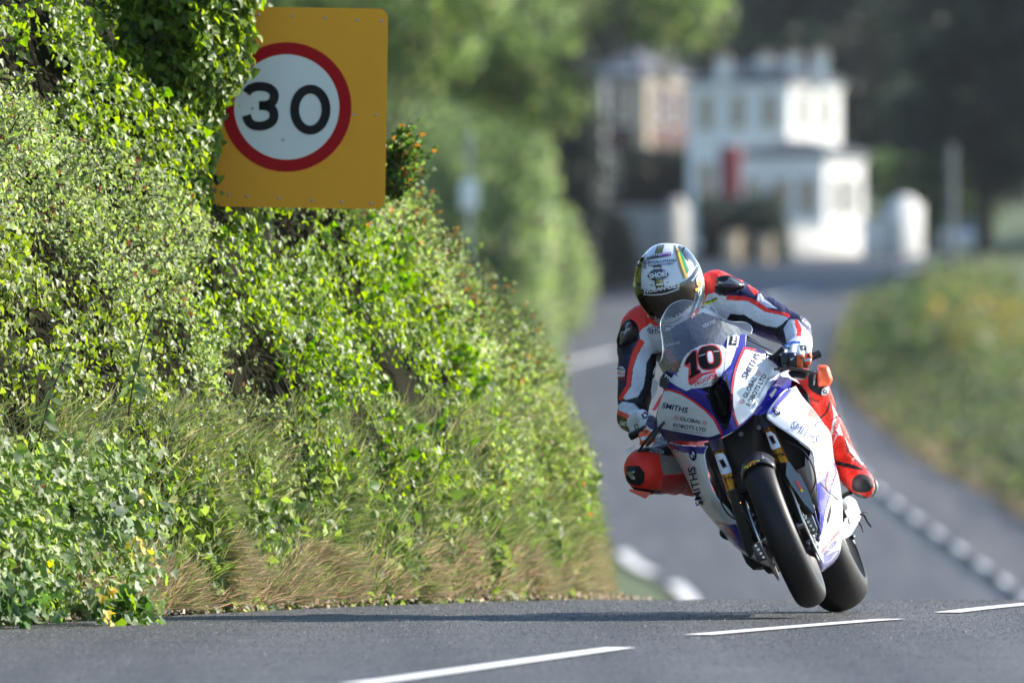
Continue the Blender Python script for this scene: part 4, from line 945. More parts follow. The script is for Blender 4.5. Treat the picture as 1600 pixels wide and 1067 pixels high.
relief('fork_guard', [(1137, 768), (1147, 764), (1153, 775), (1162, 800), (1171, 828), (1178, 852), (1177, 866), (1172, 872), (1164, 860), (1152, 822), (1144, 793)], gl, M_CARB, bike, .03)
# calipers
for (x, y, c, rot) in ((1265, 818, .045, -21), (1187, 861, .05, -21)):
    mb = MB(); mr = Matrix.Rotation(R(rot), 3, 'Y'); mb.box(Q(x, y, c), (.042, .09, .062), mr, bev=.008); mb.box(Q(x+3, y+9, c), (.036, .07, .03), mr, bev=.006)
    cl = mb.build('brake_caliper', M_DSTEEL, bike)
    for k in range(4): MB().tube([Q(x-6+k*4, y-9+k*6, c+.047), Q(x-6+k*4, y-9+k*6, c+.057)], .0055, n=10).build('bolt', M_STEEL, cl)
random.seed(3)
for k in range(16):
    x, y = random.uniform(1262, 1278), random.uniform(828, 860); mbk = MB().box(Q(x-.0*k, y, random.uniform(-.02, .03)), (random.uniform(.008, .02),)*3, Matrix.Rotation(random.random(), 3, 'Y'), bev=.002)
    mbk.build('axle_clamp', M_DSTEEL if k % 3 else M_STEEL, bike)
MB().tube([Q(1258, 772, .02), Q(1271, 790, .03), Q(1276, 812, .05), Q(1283, 832, .03), Q(1277, 842, .03), Q(1270, 836, .04)], .0028, n=8).build('brake_hose', M_BLUE, bike)
MB().tube([Q(x, y, c) for x, y, c in spline([(1228, 690, -.12), (1252, 702, -.06), (1269, 726, -.0), (1274, 752, .02), (1268, 770, .03), (1262, 800, .04)], 5)], .0032, n=8).build('brake_hose', M_BLK, bike)
MB().tube([Q(x, y, c) for x, y, c in spline([(1122, 765, -.1), (1128, 788, -.06), (1140, 805, -.05), (1152, 812, -.03)], 5)], .0032, n=8).build('brake_hose', M_BLK, bike)
MB().tube([cF-axF*.115, cF+axF*.115], .014, n=16).build('axle', M_STEEL, bike)
# ---- upper fairing: a domed nose falling away to both sides and to the top
def AB(px, py): 
    dx, dy = px-1098, py-570; return (dx*.906-dy*.423)/423, (-dx*.423-dy*.906)/423
def nose_c(px, py, hole=True):
    a, b = AB(px, py); a -= .0
    c = .02-2.6*a*a-.35*abs(a)-.75*max(0, b+.06)-.5*max(0, b-.05)+.25*min(0, b+.12)
    if hole:                                # the air intake between the two number panels
        d = max(0, 1-((px-1125-(py-620)*.15)/17)**2-((py-625)/38)**2); c -= .13*min(1, d*1.8)
    return c
NOSE = [(1156, 523), (1167, 521), (1165, 541), (1178, 545), (1192, 550), (1206, 560), (1217, 571), (1222, 580), (1213, 598), (1202, 611), (1191, 627), (1178, 646), (1164, 660), (1153, 669), (1140, 677), (1126, 684), (1106, 688), (1084, 690), (1060, 688), (1043, 692), (1034, 680), (1026, 668), (1025, 650), (1029, 634), (1034, 620), (1037, 609), (1033, 600), (1032, 588), (1043, 579), (1058, 583), (1063, 572), (1070, 558), (1080, 547), (1094, 540.5), (1112, 537.5), (1129, 540), (1137, 526)]
nose = relief('upper_fairing', NOSE, nose_c, M_BLUE, bike, .02, 1.8, sharp=70)
bn = bvh_of(nose)
relief('air_intake_shade', [(1097, 607), (1112, 603.5), (1123, 593), (1136, 580), (1139, 605), (1140.5, 629), (1141, 650), (1138, 668), (1131, 672), (1124, 658), (1114, 642), (1106, 624)], lambda x, y: nose_c(x, y)+.002, M_BLK, nose, .0008, 2)  # black also laid over the shadowed blue beside the hollow
patch_on('lower_lip', [(1127, 684), (1128, 676), (1106, 684), (1085, 680), (1055, 675), (1028, 669), (1034, 680), (1043, 691), (1060, 687), (1084, 689), (1106, 687)], bn, mat('navy_plastic', (.012, .011, .06, 1), .35, coat=.4), nose)
LP_ = [(1038.5, 610.5), (1046, 610.5), (1064, 616.5), (1082, 627), (1100, 640.5), (1114, 655), (1125, 676), (1124.5, 679.5), (1106, 682.5), (1085, 679), (1055, 673.5), (1040, 670.5), (1027.5, 667), (1026.5, 649), (1030, 634), (1034, 622)]
RP_ = [(1164.5, 545.5), (1178, 549), (1191, 553), (1204, 562.5), (1215, 572.5), (1219.5, 580), (1210, 597), (1200, 609), (1189, 624), (1176, 644.5), (1162, 658), (1154.5, 664), (1149.5, 652), (1145.5, 634), (1145, 610), (1149, 585), (1156, 563.5)]
lp = patch_on('side_number_panel', LP_, bn, M_PWHITE, nose, lift=.0012); rp = patch_on('side_number_panel', RP_, bn, M_PWHITE, nose, lift=.0012)
line_on('red_trim', [(1038, 609.5), (1047, 609), (1065, 615), (1083, 625.5), (1101, 639), (1115.5, 653.5), (1124, 668), (1127.5, 679)], 3.0, bn, M_FRED, nose, .0028)
line_on('red_trim', [(1191, 550.5), (1177, 546.5), (1163, 543.8)], 2.6, bn, M_FRED, nose, .0028)
line_on('red_trim', [(1162.5, 543.5), (1154, 563), (1147, 585), (1143, 610), (1143.7, 634), (1148, 652), (1153.5, 666)], 3.0, bn, M_FRED, nose, .0028)
plate = patch_on('number_plate', [(1058, 584), (1060, 577), (1064, 570), (1069, 560), (1077, 550), (1094, 541), (1112, 538), (1128, 540.5), (1134, 546), (1132.5, 560), (1131.5, 572), (1130, 581), (1122.5, 591.5), (1112, 602), (1098, 605.5), (1083, 607), (1073, 600), (1062, 591)], bn, M_PWHITE, nose, lift=.004)
plate.data.materials[0] = mat('plate_white', (.75, .74, .72, 1), .3, coat=.5, var=.04)
def ell(cx, cy, rx_, ry_, rot, n=40, p=2.0): 
    o = []
    for k in range(n):
        a = 2*math.pi*k/n; x = math.copysign(abs(math.cos(a))**(2/p), math.cos(a))*rx_; y = math.copysign(abs(math.sin(a))**(2/p), math.sin(a))*ry_
        o.append((cx+x*math.cos(R(rot))-y*math.sin(R(rot)), cy+x*math.sin(R(rot))+y*math.cos(R(rot))))
    return o
patch_on('digit_outline', ell(1109, 559.5, 18.8, 19.9, -8, p=2.7), bn, M_PRED, nose, lift=.0052)
patch_on('digit_outline', [(1069, 572), (1073, 560), (1083, 548), (1089.5, 547.5), (1091.5, 577), (1095, 577.5), (1097, 583), (1079, 597), (1076, 595), (1077, 575)], bn, M_PRED, nose, lift=.0052)
patch_on('digit_outline', [(1076, 598), (1096, 584), (1100, 583), (1118, 579), (1118, 582.5), (1100, 587), (1082, 602), (1079, 602)], bn, M_PRED, nose, lift=.0054)
patch_on('digit', ell(1108.7, 559.5, 16.8, 18, -8, p=2.8), bn, M_BINK, nose, lift=.0065, step=2)
patch_on('digit_slot', ell(1109.3, 559.8, 5.6, 10.5, -8, p=2.8), bn, M_PRED, nose, lift=.0078, step=2); patch_on('digit_slot', ell(1109.3, 559.8, 3.9, 8.7, -8, p=2.8), bn, M_WINK, nose, lift=.009, step=2)
patch_on('digit', [(1071, 568.3), (1075, 560), (1083.5, 549.5), (1088, 549.5), (1090, 579), (1093.5, 578.5), (1095, 582.5), (1079.5, 592), (1077.5, 588), (1081, 585.5), (1079.8, 566), (1074.5, 570.5)], bn, M_BINK, nose, lift=.0065, step=2)
line_on('digit_scratch', [(1092.5, 558), (1102, 554.5)], .8, bn, M_WINK, nose, .0082); line_on('digit_scratch', [(1114, 551), (1123, 550)], .8, bn, M_WINK, nose, .0082)
text_on('TROOPER', (1086.0, 604.0), (7.9, -3.7), (-2.6, -7.2), bn, M_FRED, nose, lift=.0065, bold=.02)
text_on('electronics', (1099, 602.6), (3.4, -1.4), (-.8, -2.8), bn, M_INK, nose, lift=.0065)
patch_on('strap_panel', [(1046, 595), (1055, 585), (1062, 590), (1073, 599.5), (1082, 606.5), (1073, 610.5), (1058, 603)], bn, M_PWHITE, nose, lift=.0045)
patch_on('strap_panel', [(1137, 524), (1146, 521), (1155, 526), (1151, 541), (1147, 555), (1141, 571), (1131.5, 581), (1132.5, 560), (1135, 543)], bn, M_PWHITE, nose, lift=.0045)
for blk, wt, org, ex_, ey_ in (([(1034.5, 585), (1043, 579.5), (1053.5, 587), (1046, 595)], [(1034, 589), (1037, 587.5), (1046.5, 596.5), (1043, 598.5), (1036, 593)], (1040.5, 589.3), (7.6, 3.6), (3.0, -0.0)),
                       ([(1140.5, 527), (1151, 527), (1150, 540.5), (1138, 540)], [(1151, 527.5), (1154.5, 529), (1152, 543.5), (1149.5, 543)], (1147.5, 538.5), (0.8, -6.6), (-6, -.8))):
    patch_on('sponsor_tab', wt, bn, M_WINK, nose, lift=.0055, step=2); patch_on('sponsor_sticker', blk, bn, M_BINK, nose, lift=.006, step=2)
text_on('TW', (1039, 588.2), (6.2, 4.0), (3.6, -5.2), bn, M_WINK, nose, lift=.0085, bold=.05); text_on('TW', (1147.5, 539), (1.0, -6.8), (-7, -.8), bn, M_WINK, nose, lift=.0085, bold=.05)
M_BLUE2 = mat('bright_blue_fin', (.035, .03, .42, 1), .25, coat=.6)
relief('intake_fin', [(1079, 608), (1090, 608), (1103, 612), (1108, 616), (1096, 615.5)], lambda x, y: nose_c(x, y)+.028, M_BLUE2, nose, .004, 2)
relief('intake_fin', [(1124, 603), (1130, 592), (1136, 580), (1133, 592), (1127, 604)], lambda x, y: nose_c(x, y)+.03, M_BLUE2, nose, .004, 2)
# lettering on the two panels
def txt(s, x0, y0, x1, y1, h, bv, m, parent, shear=0.0, bold=0.0, lift=.0026, name='lettering', spacing=1.0):
    """one line of lettering from (x0,y0) to (x1,y1) on the photo baseline, cap height h pixels"""
    cu = bpy.data.curves.new('t', 'FONT'); cu.body = s; cu.size = 1; cu.space_character = spacing; ob = bpy.data.objects.new('t', cu); COL.objects.link(ob); bpy.context.view_layer.update(); w_ = ob.dimensions.x; bpy.data.objects.remove(ob)
    L_ = math.hypot(x1-x0, y1-y0); ux, uy = (x1-x0)/L_, (y1-y0)/L_; nx, ny = uy, -ux
    k = L_/max(w_, .01); hh = h/.73
    ex_ = (ux*k, uy*k); ey_ = (nx*hh+ux*hh*shear, ny*hh+uy*hh*shear)
    return text_on(s, (x0, y0), ex_, ey_, bv, m, parent, lift, name, bold, spacing=spacing)
txt('SMITHS', 1034, 636.5, 1073, 644.5, 8.6, bn, M_INK, nose, .12, .018)
txt('GLOBAL', 1062, 656, 1095, 661.8, 6.0, bn, M_BINK, nose, 0, .012); txt('ROBOTS LTD', 1051.5, 666.2, 1102, 674, 6.2, bn, M_BINK, nose, 0, .012)
txt('automation for every industry', 1051, 670.5, 1098, 678.2, 2.6, bn, M_BINK, nose)
for (x, y) in ((1057.5, 652), (1101.5, 660)):
    for r_ in (3.2, 2.0): 
        e_ = ell(x, y, r_, r_, 0, 16); line_on('sponsor_mark', e_+[e_[0]], .7, bn, M_PINK, nose, .0035, 1)
txt('SMITHS', 1165.5, 593.5, 1187.5, 556.5, 9.6, bn, M_INK, nose, .1, .018)
txt('GLOBAL', 1165.5, 623, 1182.5, 591, 7.0, bn, M_BINK, nose, 0, .012); txt('ROBOTS LTD', 1171, 635.5, 1197, 587.5, 7.2, bn, M_BINK, nose, 0, .012)
txt('automation for every industry', 1176.5, 636, 1202, 590, 2.8, bn, M_BINK, nose)
for (x, y) in ((1159.5, 627), (1184.5, 584)):
    for r_ in (3.4, 2.1):
        e_ = ell(x, y, r_, r_, 0, 16); line_on('sponsor_mark', e_+[e_[0]], .7, bn, M_PINK, nose, .0035, 1)
# blue side vent on the left of the machine (right in the photo)
ven = relief('side_vent', [(1213, 597), (1219, 586), (1224, 590), (1231, 589), (1236.5, 592.5), (1236, 604), (1228, 614), (1218, 628), (1208, 640), (1199, 645.5), (1188, 648), (1180, 649), (1176, 646), (1190, 627), (1201, 611)],
             lambda x, y: -.12-.0022*(x-1190)-.03*math.sin((x+y)*.09), M_BLUE2, bike, .03, 2.5)
relief('vent_blade', [(1202, 617), (1212, 606), (1214, 609), (1206, 621)], lambda x, y: -.10, M_STEEL, bike, .006, 2)
relief('vent_blade', [(1176.5, 646), (1189, 634), (1192, 635), (1180, 649)], lambda x, y: -.085, M_BLUE, bike, .006, 2)
# ---- side fairings: rows run from the front edge round to the back
def side(name, rows, m, k=5):
    rr = [spline(r, k) for r in rows]; n = len(rr[0]); cols = [spline([r[i] for r in rr], k) for i in range(n)]
    mb = MB(); mb.grid([[Q(*cols[i][j]) for i in range(n)] for j in range(len(cols[0]))])
    o = mb.build(name, m, bike, sharp=0); md = o.modifiers.new('s', 'SOLIDIFY'); md.thickness = .004; md.offset = 0; o.shadow_terminator_geometry_offset = .12; return o
sr = side('side_fairing', [
 [(1218, 617, -.16), (1229, 608, -.22), (1237, 606, -.32), (1243, 603, -.42), (1244, 604, -.5)],
 [(1198, 647.5, -.13), (1216, 637, -.17), (1236, 625, -.24), (1252, 618.5, -.38), (1250, 622, -.62)],
 [(1209, 662, -.13), (1230, 650, -.17), (1253, 638, -.25), (1269, 638, -.42), (1262, 642, -.75)],
 [(1230, 676, -.13), (1250, 666, -.17), (1272, 656, -.26), (1285, 660, -.45), (1275, 670, -.85)],
 [(1250, 690, -.12), (1266, 684, -.17), (1284, 680, -.28), (1297, 677, -.5), (1288, 690, -.9)],
 [(1267.5, 704, -.12), (1277, 702, -.17), (1289, 699, -.29), (1300, 697, -.52), (1294, 705, -.95)],
 [(1271.5, 725, -.13), (1280, 726, -.18), (1292, 724, -.30), (1303, 720, -.55), (1297, 726, -.95)],
 [(1275.5, 752, -.14), (1285, 752, -.19), (1298, 748, -.31), (1310, 745, -.58), (1303, 750, -.95)],
 [(1277, 780, -.15), (1288, 780, -.2), (1302, 776, -.32), (1314.5, 775, -.6), (1308, 778, -.95)],
 [(1281, 812, -.16), (1291, 812, -.21), (1304, 810, -.33), (1316, 808, -.62), (1308, 812, -.95)],
 [(1279, 840, -.17), (1290, 842, -.22), (1303, 842, -.34), (1315, 842, -.62), (1306, 846, -.95)],
 [(1273.5, 861.5, -.18), (1286, 866, -.24), (1299, 866, -.36), (1311, 864, -.62), (1300, 870, -.95)],
 [(1279, 877, -.22), (1286, 880, -.26), (1296, 879, -.38), (1303, 877, -.62), (1292, 884, -.95)],
 [(1281.5, 892, -.3), (1284, 892.5, -.33), (1288, 890, -.42), (1292, 887, -.62), (1284, 891, -.95)]], M_SWHITE)
bsr = bvh_of(sr)
def side_patch(name, poly, m, lift=.005): return patch_on(name, poly, bsr, m, sr, lift*.3, 2.2)
side_patch('blue_panel', [(1275.5, 757), (1282, 750), (1290, 745), (1297, 716), (1304.5, 724), (1307, 739), (1300, 758), (1296, 778), (1289, 800), (1286, 822), (1282, 836), (1280, 836), (1280.5, 812), (1277, 780)], M_BLUE2)
side_patch('blue_panel', [(1237, 606.5), (1229, 609), (1219, 617.5), (1199.5, 646.5), (1206, 646), (1213, 637), (1219, 629), (1227, 622), (1234, 616)], M_BLUE2)
side_patch('side_opening', [(1294, 802), (1298, 788), (1298.5, 799), (1295.5, 812), (1292.5, 818), (1291.5, 814)], M_BLK)
side_patch('side_opening', [(1264, 653.5), (1275.5, 663), (1275, 666.5), (1264, 658)], M_BLK)
side_patch('orange_panel', [(1262, 648), (1265, 636), (1270, 641), (1277, 649), (1274, 655), (1266, 652)], mat('fairing_orange', (.8, .12, .03, 1), .35, coat=.3))
side_patch('orange_panel', [(1271, 657), (1283, 657.5), (1285, 660), (1277, 661)], M_FRED)
line_on('panel_seam', [(1281.5, 754), (1291, 765), (1300, 773), (1309, 781)], 1.0, bsr, M_BLK, sr, .003)
txt('SMITHS', 1233.5, 667.5, 1274, 693, 14, bsr, mat('sunlit_blue_ink', (.05, .07, .28, 1), .65, spec=.12), sr, 0, -.006, .006)  # navy lettering made paler here, the sun's wash put into the ink
txt('Racing', 1282, 742, 1294, 722, 6, bsr, M_FRED, sr, .1, .0, .006)
line_on('number_ring', [(a_[0], a_[1]) for a_ in ell(1295, 750, 4.2, 14, 8, 20)+[ell(1295, 750, 4.2, 14, 8, 20)[0]]], 1.4, bsr, M_FRED, sr, .003, 1)
side_patch('number_oval', ell(1295, 750, 3.4, 13, 8, 24), M_WINK, .0065); txt('10', 1292, 756, 1298, 744, 6, bsr, M_FRED, sr, 0, .03, .008)
txt('Taylor Lindsey', 1281, 868, 1312, 830, 5, bsr, M_FRED, sr, 0, .0, .006); txt('CARL COX', 1286, 872, 1308, 846, 5, bsr, mat('violet_ink', (.12, .10, .35, 1), .4), sr, 0, .02, .006)
patch_on('belly_film', [(1281, 891), (1279.5, 877), (1285, 870), (1300, 862), (1311, 858), (1310, 866), (1303, 878), (1291, 888)], bsr, mat('film_reflection_lilac', (.25, .24, .45, 1), .2, coat=.6), sr, .003, 2.2)  # blue and purple reflections in the film put into its colour
# round maker's badge, white and blue quarters
def badge(cx, cy, rx_, ry_, rot, bv, parent, lift=.0065):
    patch_on('round_badge', ell(cx, cy, rx_, ry_, rot, 28), bv, M_BINK, parent, lift, 2); patch_on('badge_face', ell(cx, cy, rx_*.62, ry_*.62, rot, 24), bv, M_WINK, parent, lift+.001, 2)
    for q in (0, 2):
        o = [(cx, cy)]
        for k in range(7):
            a = R(q*90+90*k/6+10); x, y = rx_*.6*math.cos(a), ry_*.6*math.sin(a); o.append((cx+x*math.cos(R(rot))-y*math.sin(R(rot)), cy+x*math.sin(R(rot))+y*math.cos(R(rot))))
        patch_on('badge_quarter', o, bv, M_BLUE2, parent, lift+.002, 2)
badge(1213, 642.5, 4.5, 7.5, -38, bsr, sr, .003)
# right side of the machine (left in the photo), in shade
sl_ = side('side_fairing', [
 [(1106, 697, -.13), (1088, 697, -.16), (1062, 695, -.22), (1041, 690, -.34), (1046, 690, -.6)],
 [(1101, 709, -.13), (1088, 711, -.17), (1070, 712, -.24), (1055, 713, -.38), (1062, 712, -.7)],
 [(1104.5, 730, -.13), (1093, 733, -.17), (1080, 735, -.26), (1067, 736, -.42), (1076, 735, -.8)],
 [(1109, 754, -.13), (1101, 757, -.17), (1090, 759, -.27), (1079, 760, -.44), (1088, 759, -.85)],
 [(1120, 777, -.13), (1110, 780, -.18), (1099, 781, -.28), (1089, 781, -.46), (1098, 780, -.9)],
 [(1139, 796, -.13), (1127, 799, -.18), (1113, 800, -.3), (1101, 798, -.48), (1110, 798, -.9)],
 [(1150, 814, -.14), (1139, 817, -.19), (1127, 818, -.31), (1117, 817, -.5), (1125, 816, -.92)],
 [(1160, 834, -.15), (1150, 837, -.2), (1139, 838, -.32), (1130, 833, -.5), (1140, 832, -.92)],
 [(1176, 852, -.16), (1166, 856, -.21), (1154, 857, -.33), (1145, 848, -.52), (1156, 846, -.92)],
 [(1200, 866, -.18), (1186, 870, -.24), (1174, 871, -.35), (1164, 863, -.55), (1176, 860, -.92)],
 [(1226, 880, -.22), (1212, 884, -.28), (1200, 884, -.38), (1186, 877, -.56), (1198, 874, -.92)],
 [(1240, 890, -.3), (1232, 892, -.34), (1222, 892, -.42), (1210, 888, -.58), (1218, 885, -.92)]], M_SWHITE)
bsl = bvh_of(sl_)
def sp_(name, poly, m, lift=.005): return patch_on(name, poly, bsl, m, sl_, lift*.3, 2.2)
sp_('blue_panel', [(1042, 691), (1063, 695.5), (1088, 697.5), (1105, 698), (1100, 709), (1085, 708), (1058, 706), (1052, 706)], M_BLUE)
sp_('blue_panel', [(1125, 823), (1134, 820), (1150, 818), (1158, 832), (1170, 848), (1180, 856), (1171, 862), (1158, 858), (1142, 845), (1131, 834)], M_BLUE)
badge(1083, 710, 5.6, 9.4, -12, bsl, sl_, .003); txt('BMW Motorrad', 1051.5, 704.5, 1074, 710, 4.2, bsl, M_WINK, sl_, 0, .01, .0065)
txt('SMITHS', 1099, 789, 1086, 729, 12, bsl, M_INK, sl_, 0, .015, .0065)
txt('Racing', 1118, 818, 1136, 820, 5, bsl, M_FRED, sl_, 0, .01, .0065)
sp_('number_oval', ell(1140, 832, 5.5, 10.5, -40, 24), M_FRED, .0065); sp_('number_oval', ell(1140, 832, 4.2, 8.8, -40, 24), mat('cream_ink', (.5, .42, .42, 1), .5), .0075); txt('10', 1137, 829, 1143, 836, 6, bsl, M_FRED, sl_, 0, .03, .0085)
inflate('crash_bobbin', [(1124, 829), (1128, 827), (1136, 834), (1141, 842), (1138, 844), (1130, 841), (1125, 836)], -.42, .02, .06, M_BLK, bike, 6)
# ---- inside: radiator, engine, frame, so nothing is hollow between the fairings
mb = MB(); c = Q(1180, 712, -.30); mr = Matrix.Rotation(R(-24), 3, 'Y')
mb.box(c, (.34, .05, .22), mr, bev=.008); rad_ = mb.build('radiator', M_BLK, bike)
mb = MB()
for k in range(22): mb.box(c+mr @ Vector((0, -.027, -.10+k*.0093)), (.32, .006, .0035), mr)
mb.build('radiator_fins', M_DSTEEL, rad_)['kind'] = 'stuff'
mb = MB(); mb.box(Q(1195, 790, -.55), (.30, .36, .42), mr, bev=.04); mb.box(Q(1225, 850, -.62), (.22, .5, .16), mr, bev=.03); mb.box(Q(1172, 748, -.42), (.26, .14, .30), mr, bev=.03); mb.build('engine', mat('engine_black', (.014, .014, .015, 1), .5, metal=.3, var=.4, scale=40), bike)
relief('inner_duct', [(1100, 692), (1126, 686), (1153, 671), (1178, 652), (1199, 648), (1209, 663), (1230, 678), (1250, 692), (1267, 705), (1262, 722), (1240, 735), (1205, 722), (1170, 722), (1150, 742), (1128, 742), (1108, 722)], lambda x, y: -.2-.0006*abs(x-1180), M_BLK, bike, .03, 5)
relief('inner_panel', [(1258, 714), (1264, 722), (1269, 744), (1268, 756), (1262, 748), (1258, 730)], lambda x, y: -.11, mat('titanium_heat_shield', (.2, .19, .18, 1), .4, metal=.5), bike, .004, 2)
for (x, y) in ((1158, 678), (1186, 668)): MB().tube([Q(x, y, -.19), Q(x, y, -.172)], .009, n=14).build('duct_screw', M_DSTEEL, bike)
# steering, clip-ons, levers
MB().tube([Q(1217, 577, -.24), Q(1280, 553, -.32)], .015, n=14).build('handlebar', M_BLK, bike); MB().tube([Q(1040, 655, -.24), Q(985, 682, -.30)], .015, n=14).build('handlebar', M_BLK, bike)
MB().tube([Q(1210, 577, -.10), Q(1232, 575, -.13), Q(1255, 578, -.15), Q(1276, 584, -.18)], [.005, .006, .0055, .004], n=10).build('brake_lever_guard', M_BLK, bike)
MB().tube([Q(1203, 561, -.2), Q(1214, 553, -.18), Q(1225, 546, -.18)], .006, n=8).build('clutch_lever', M_BLK, bike)
MB().tube([Q(1193, 553, -.2), Q(1208, 556, -.19), Q(1222, 543, -.2)], .004, n=8).build('clutch_cable', M_BLK, bike)
mb = MB(); mb.box(Q(1215, 564, -.29), (.04, .05, .05), Matrix.Rotation(R(20), 3, 'Y'), bev=.01); mb.box(Q(1208, 561, -.26), (.03, .05, .03), bev=.006); mb.build('switch_block', M_BLK, bike)
inflate('fluid_box', [(1233, 580), (1262, 577), (1264, 585), (1256, 593), (1240, 591), (1234, 587)], -.2, .03, .05, M_BLK, bike, 6)
MB().tube([Q(1164, 528, -.33), Q(1175, 533, -.3), Q(1190, 541, -.27), Q(1207, 548, -.24)], [.006, .006, .005, .005], n=10).build('screen_stay', M_STEEL, bike)
MB().tube([Q(1164, 524, -.33), Q(1180, 533, -.3), Q(1196, 544, -.27)], .003, n=8).build('cable', M_BLK, bike)
relief('dash_cover', [(1163, 532), (1172, 535), (1195, 547), (1200, 553), (1190, 550), (1166, 543)], lambda x, y: -.2, mat('clear_guard', (.35, .37, .38, 1), .3), bike, .004, 3)
MB().tube([Q(1010, 697, -.12), Q(1020, 684, -.11), Q(1031, 668, -.13), Q(1037, 660, -.18)], [.005, .007, .0065, .005], n=10).build('brake_lever', M_BLK, bike)
MB().tube([Q(998, 705, -.16), Q(1008, 690, -.14), Q(1026, 668, -.16)], [.004, .005, .005], n=8).build('brake_lever_guard', M_BLK, bike)
relief('hand_guard', [(1033, 616.5), (1037.5, 615.5), (1025, 641), (1018.5, 641)], lambda x, y: -.2, M_FRED, bike, .005, 2)
relief('hand_guard', [(1025, 622), (1033, 617), (1018, 641), (1014, 636)], lambda x, y: -.205, M_PWHITE, bike, .005, 2)
relief('mirror_block', [(1031, 592), (1036, 586), (1045, 597), (1039, 608), (1030, 603)], lambda x, y: -.1, M_BLK, bike, .02, 2)
relief('screen_bracket', [(1020, 590), (1029, 597), (1026, 612), (1019, 626), (1017, 610)], lambda x, y: -.16, mat('clear_guard', (.4, .42, .42, 1), .3), bike, .004, 2)
# footrest, heel guard, levers on the bike's left
M_CLR = mat('white_guard_plastic', (.46, .54, .58, 1), .3, coat=.4, var=.05)
hg = relief('heel_guard', spline([(1318.5, 781), (1326, 774.5), (1336, 780), (1341, 790), (1345.5, 804), (1344, 811), (1339.5, 820), (1329, 836), (1320, 841), (1314.7, 840.5), (1314, 821), (1319.5, 813), (1318, 803), (1316, 797)], 4, True), lambda x, y: -.98-.004*(x-1315), M_CLR, bike, .006, 2.5)
bh = bvh_of(hg); patch_on('guard_disc', ell(1330, 812, 4.2, 5.4, 15, 20), bh, mat('pale_yellow_ink', (.6, .55, .42, 1), .5), bike, .003)
MB().tube([Q(1316, 775, -.95), Q(1329.5, 768.5, -.85)], .009, n=12).build('footrest', M_BLK, bike)
MB().tube([Q(1344, 803, -1.02), Q(1351, 806, -1.0), Q(1356, 816, -.98), Q(1361, 822.5, -.97)], [.004, .0045, .004, .004], n=8).build('gear_lever', M_BLK, bike); MB().tube([Q(1342, 816, -1.0), Q(1346, 822, -.98), Q(1349, 830.5, -.97)], .0035, n=8).build('gear_lever', M_BLK, bike)
MB().tube([Q(1346, 802, -1.0), Q(1352, 799, -1.0), Q(1356, 801, -1.0)], .003, n=8).build('linkage', M_STEEL, bike)
inflate('paddock_bobbin', [(1328, 838), (1333, 834), (1337, 837), (1336, 842), (1331, 843)], -1.3, .03, .03, M_DSTEEL, bike, 5)
MB().box(Q(1316, 800, -.93), (.02, .05, .05), mr, bev=.005).build('rearset_plate', M_BLK, bike)
# rear end, mostly hidden here
u23 = Vector((-math.sin(R(23.5)), 0, math.cos(R(23.5))))
for s in (-1, 1): MB().tube([cR+axR*.13*s, cR+axR*.12*s+Vector((0, -.3, 0))+u23*.05, cR+axR*.08*s+Vector((0, -.58, .0))+u23*.1], [.022, .03, .035], n=12).build('swingarm', M_DSTEEL, bike)
fa = -Vector((0, 1, 0)); base = cR+u23*.55
mb = MB(); rows = []
for k in range(9):
    t = k/8; p = cR+Vector((0, -.95+1.25*t, 0))+u23*(.50+.12*math.sin(t*2.2)+.10*t); w_ = .13*(1-t)**.6+.03; h_ = .10*(1-t)+.03
    rows.append([p+axR*w_*math.cos(a)+u23*h_*math.sin(a) for a in np.linspace(0, 2*math.pi, 17)[:-1]])
mb.grid(rows, close=True); mb.bm.faces.new([v for v in mb.bm.verts[:][-16:]]) if False else None
mb.build('tail_unit', M_SWHITE, bike, sharp=0)
tk = Q(1128, 600, -.62); MB().ball(tk, (.15, .24, .12), Matrix.Rotation(R(-24), 3, 'Y'), 28, 18).build('fuel_tank', M_BLUE, bike)
# windscreen bubble
M_SCR, t_, b_ = new_mat('clear_screen'); n_ = t_.nodes; tr = n_.new('ShaderNodeBsdfTransparent'); gl_ = n_.new('ShaderNodeBsdfGlossy'); gl_.inputs['Roughness'].default_value = .05; df_ = n_.new('ShaderNodeBsdfDiffuse'); df_.inputs[0].default_value = (.75, .8, .85, 1)
fr_ = n_.new('ShaderNodeFresnel'); fr_.inputs[0].default_value = 1.45; m1 = n_.new('ShaderNodeMixShader'); m2_ = n_.new('ShaderNodeMixShader')
tcx = n_.new('ShaderNodeTexCoord'); vr = n_.new('ShaderNodeTexVoronoi'); vr.inputs['Scale'].default_value = 150; lt_ = n_.new('ShaderNodeMath'); lt_.operation = 'LESS_THAN'; lt_.inputs[1].default_value = .16
t_.links.new(tcx.outputs['Object'], vr.inputs['Vector']); t_.links.new(vr.outputs['Distance'], lt_.inputs[0])
ad = n_.new('ShaderNodeMath'); ad.operation = 'MULTIPLY_ADD'; ad.inputs[1].default_value = .28; ad.inputs[2].default_value = .03; t_.links.new(lt_.outputs[0], ad.inputs[0])
t_.links.new(ad.outputs[0], m1.inputs[0]); t_.links.new(tr.outputs[0], m1.inputs[1]); t_.links.new(df_.outputs[0], m1.inputs[2])
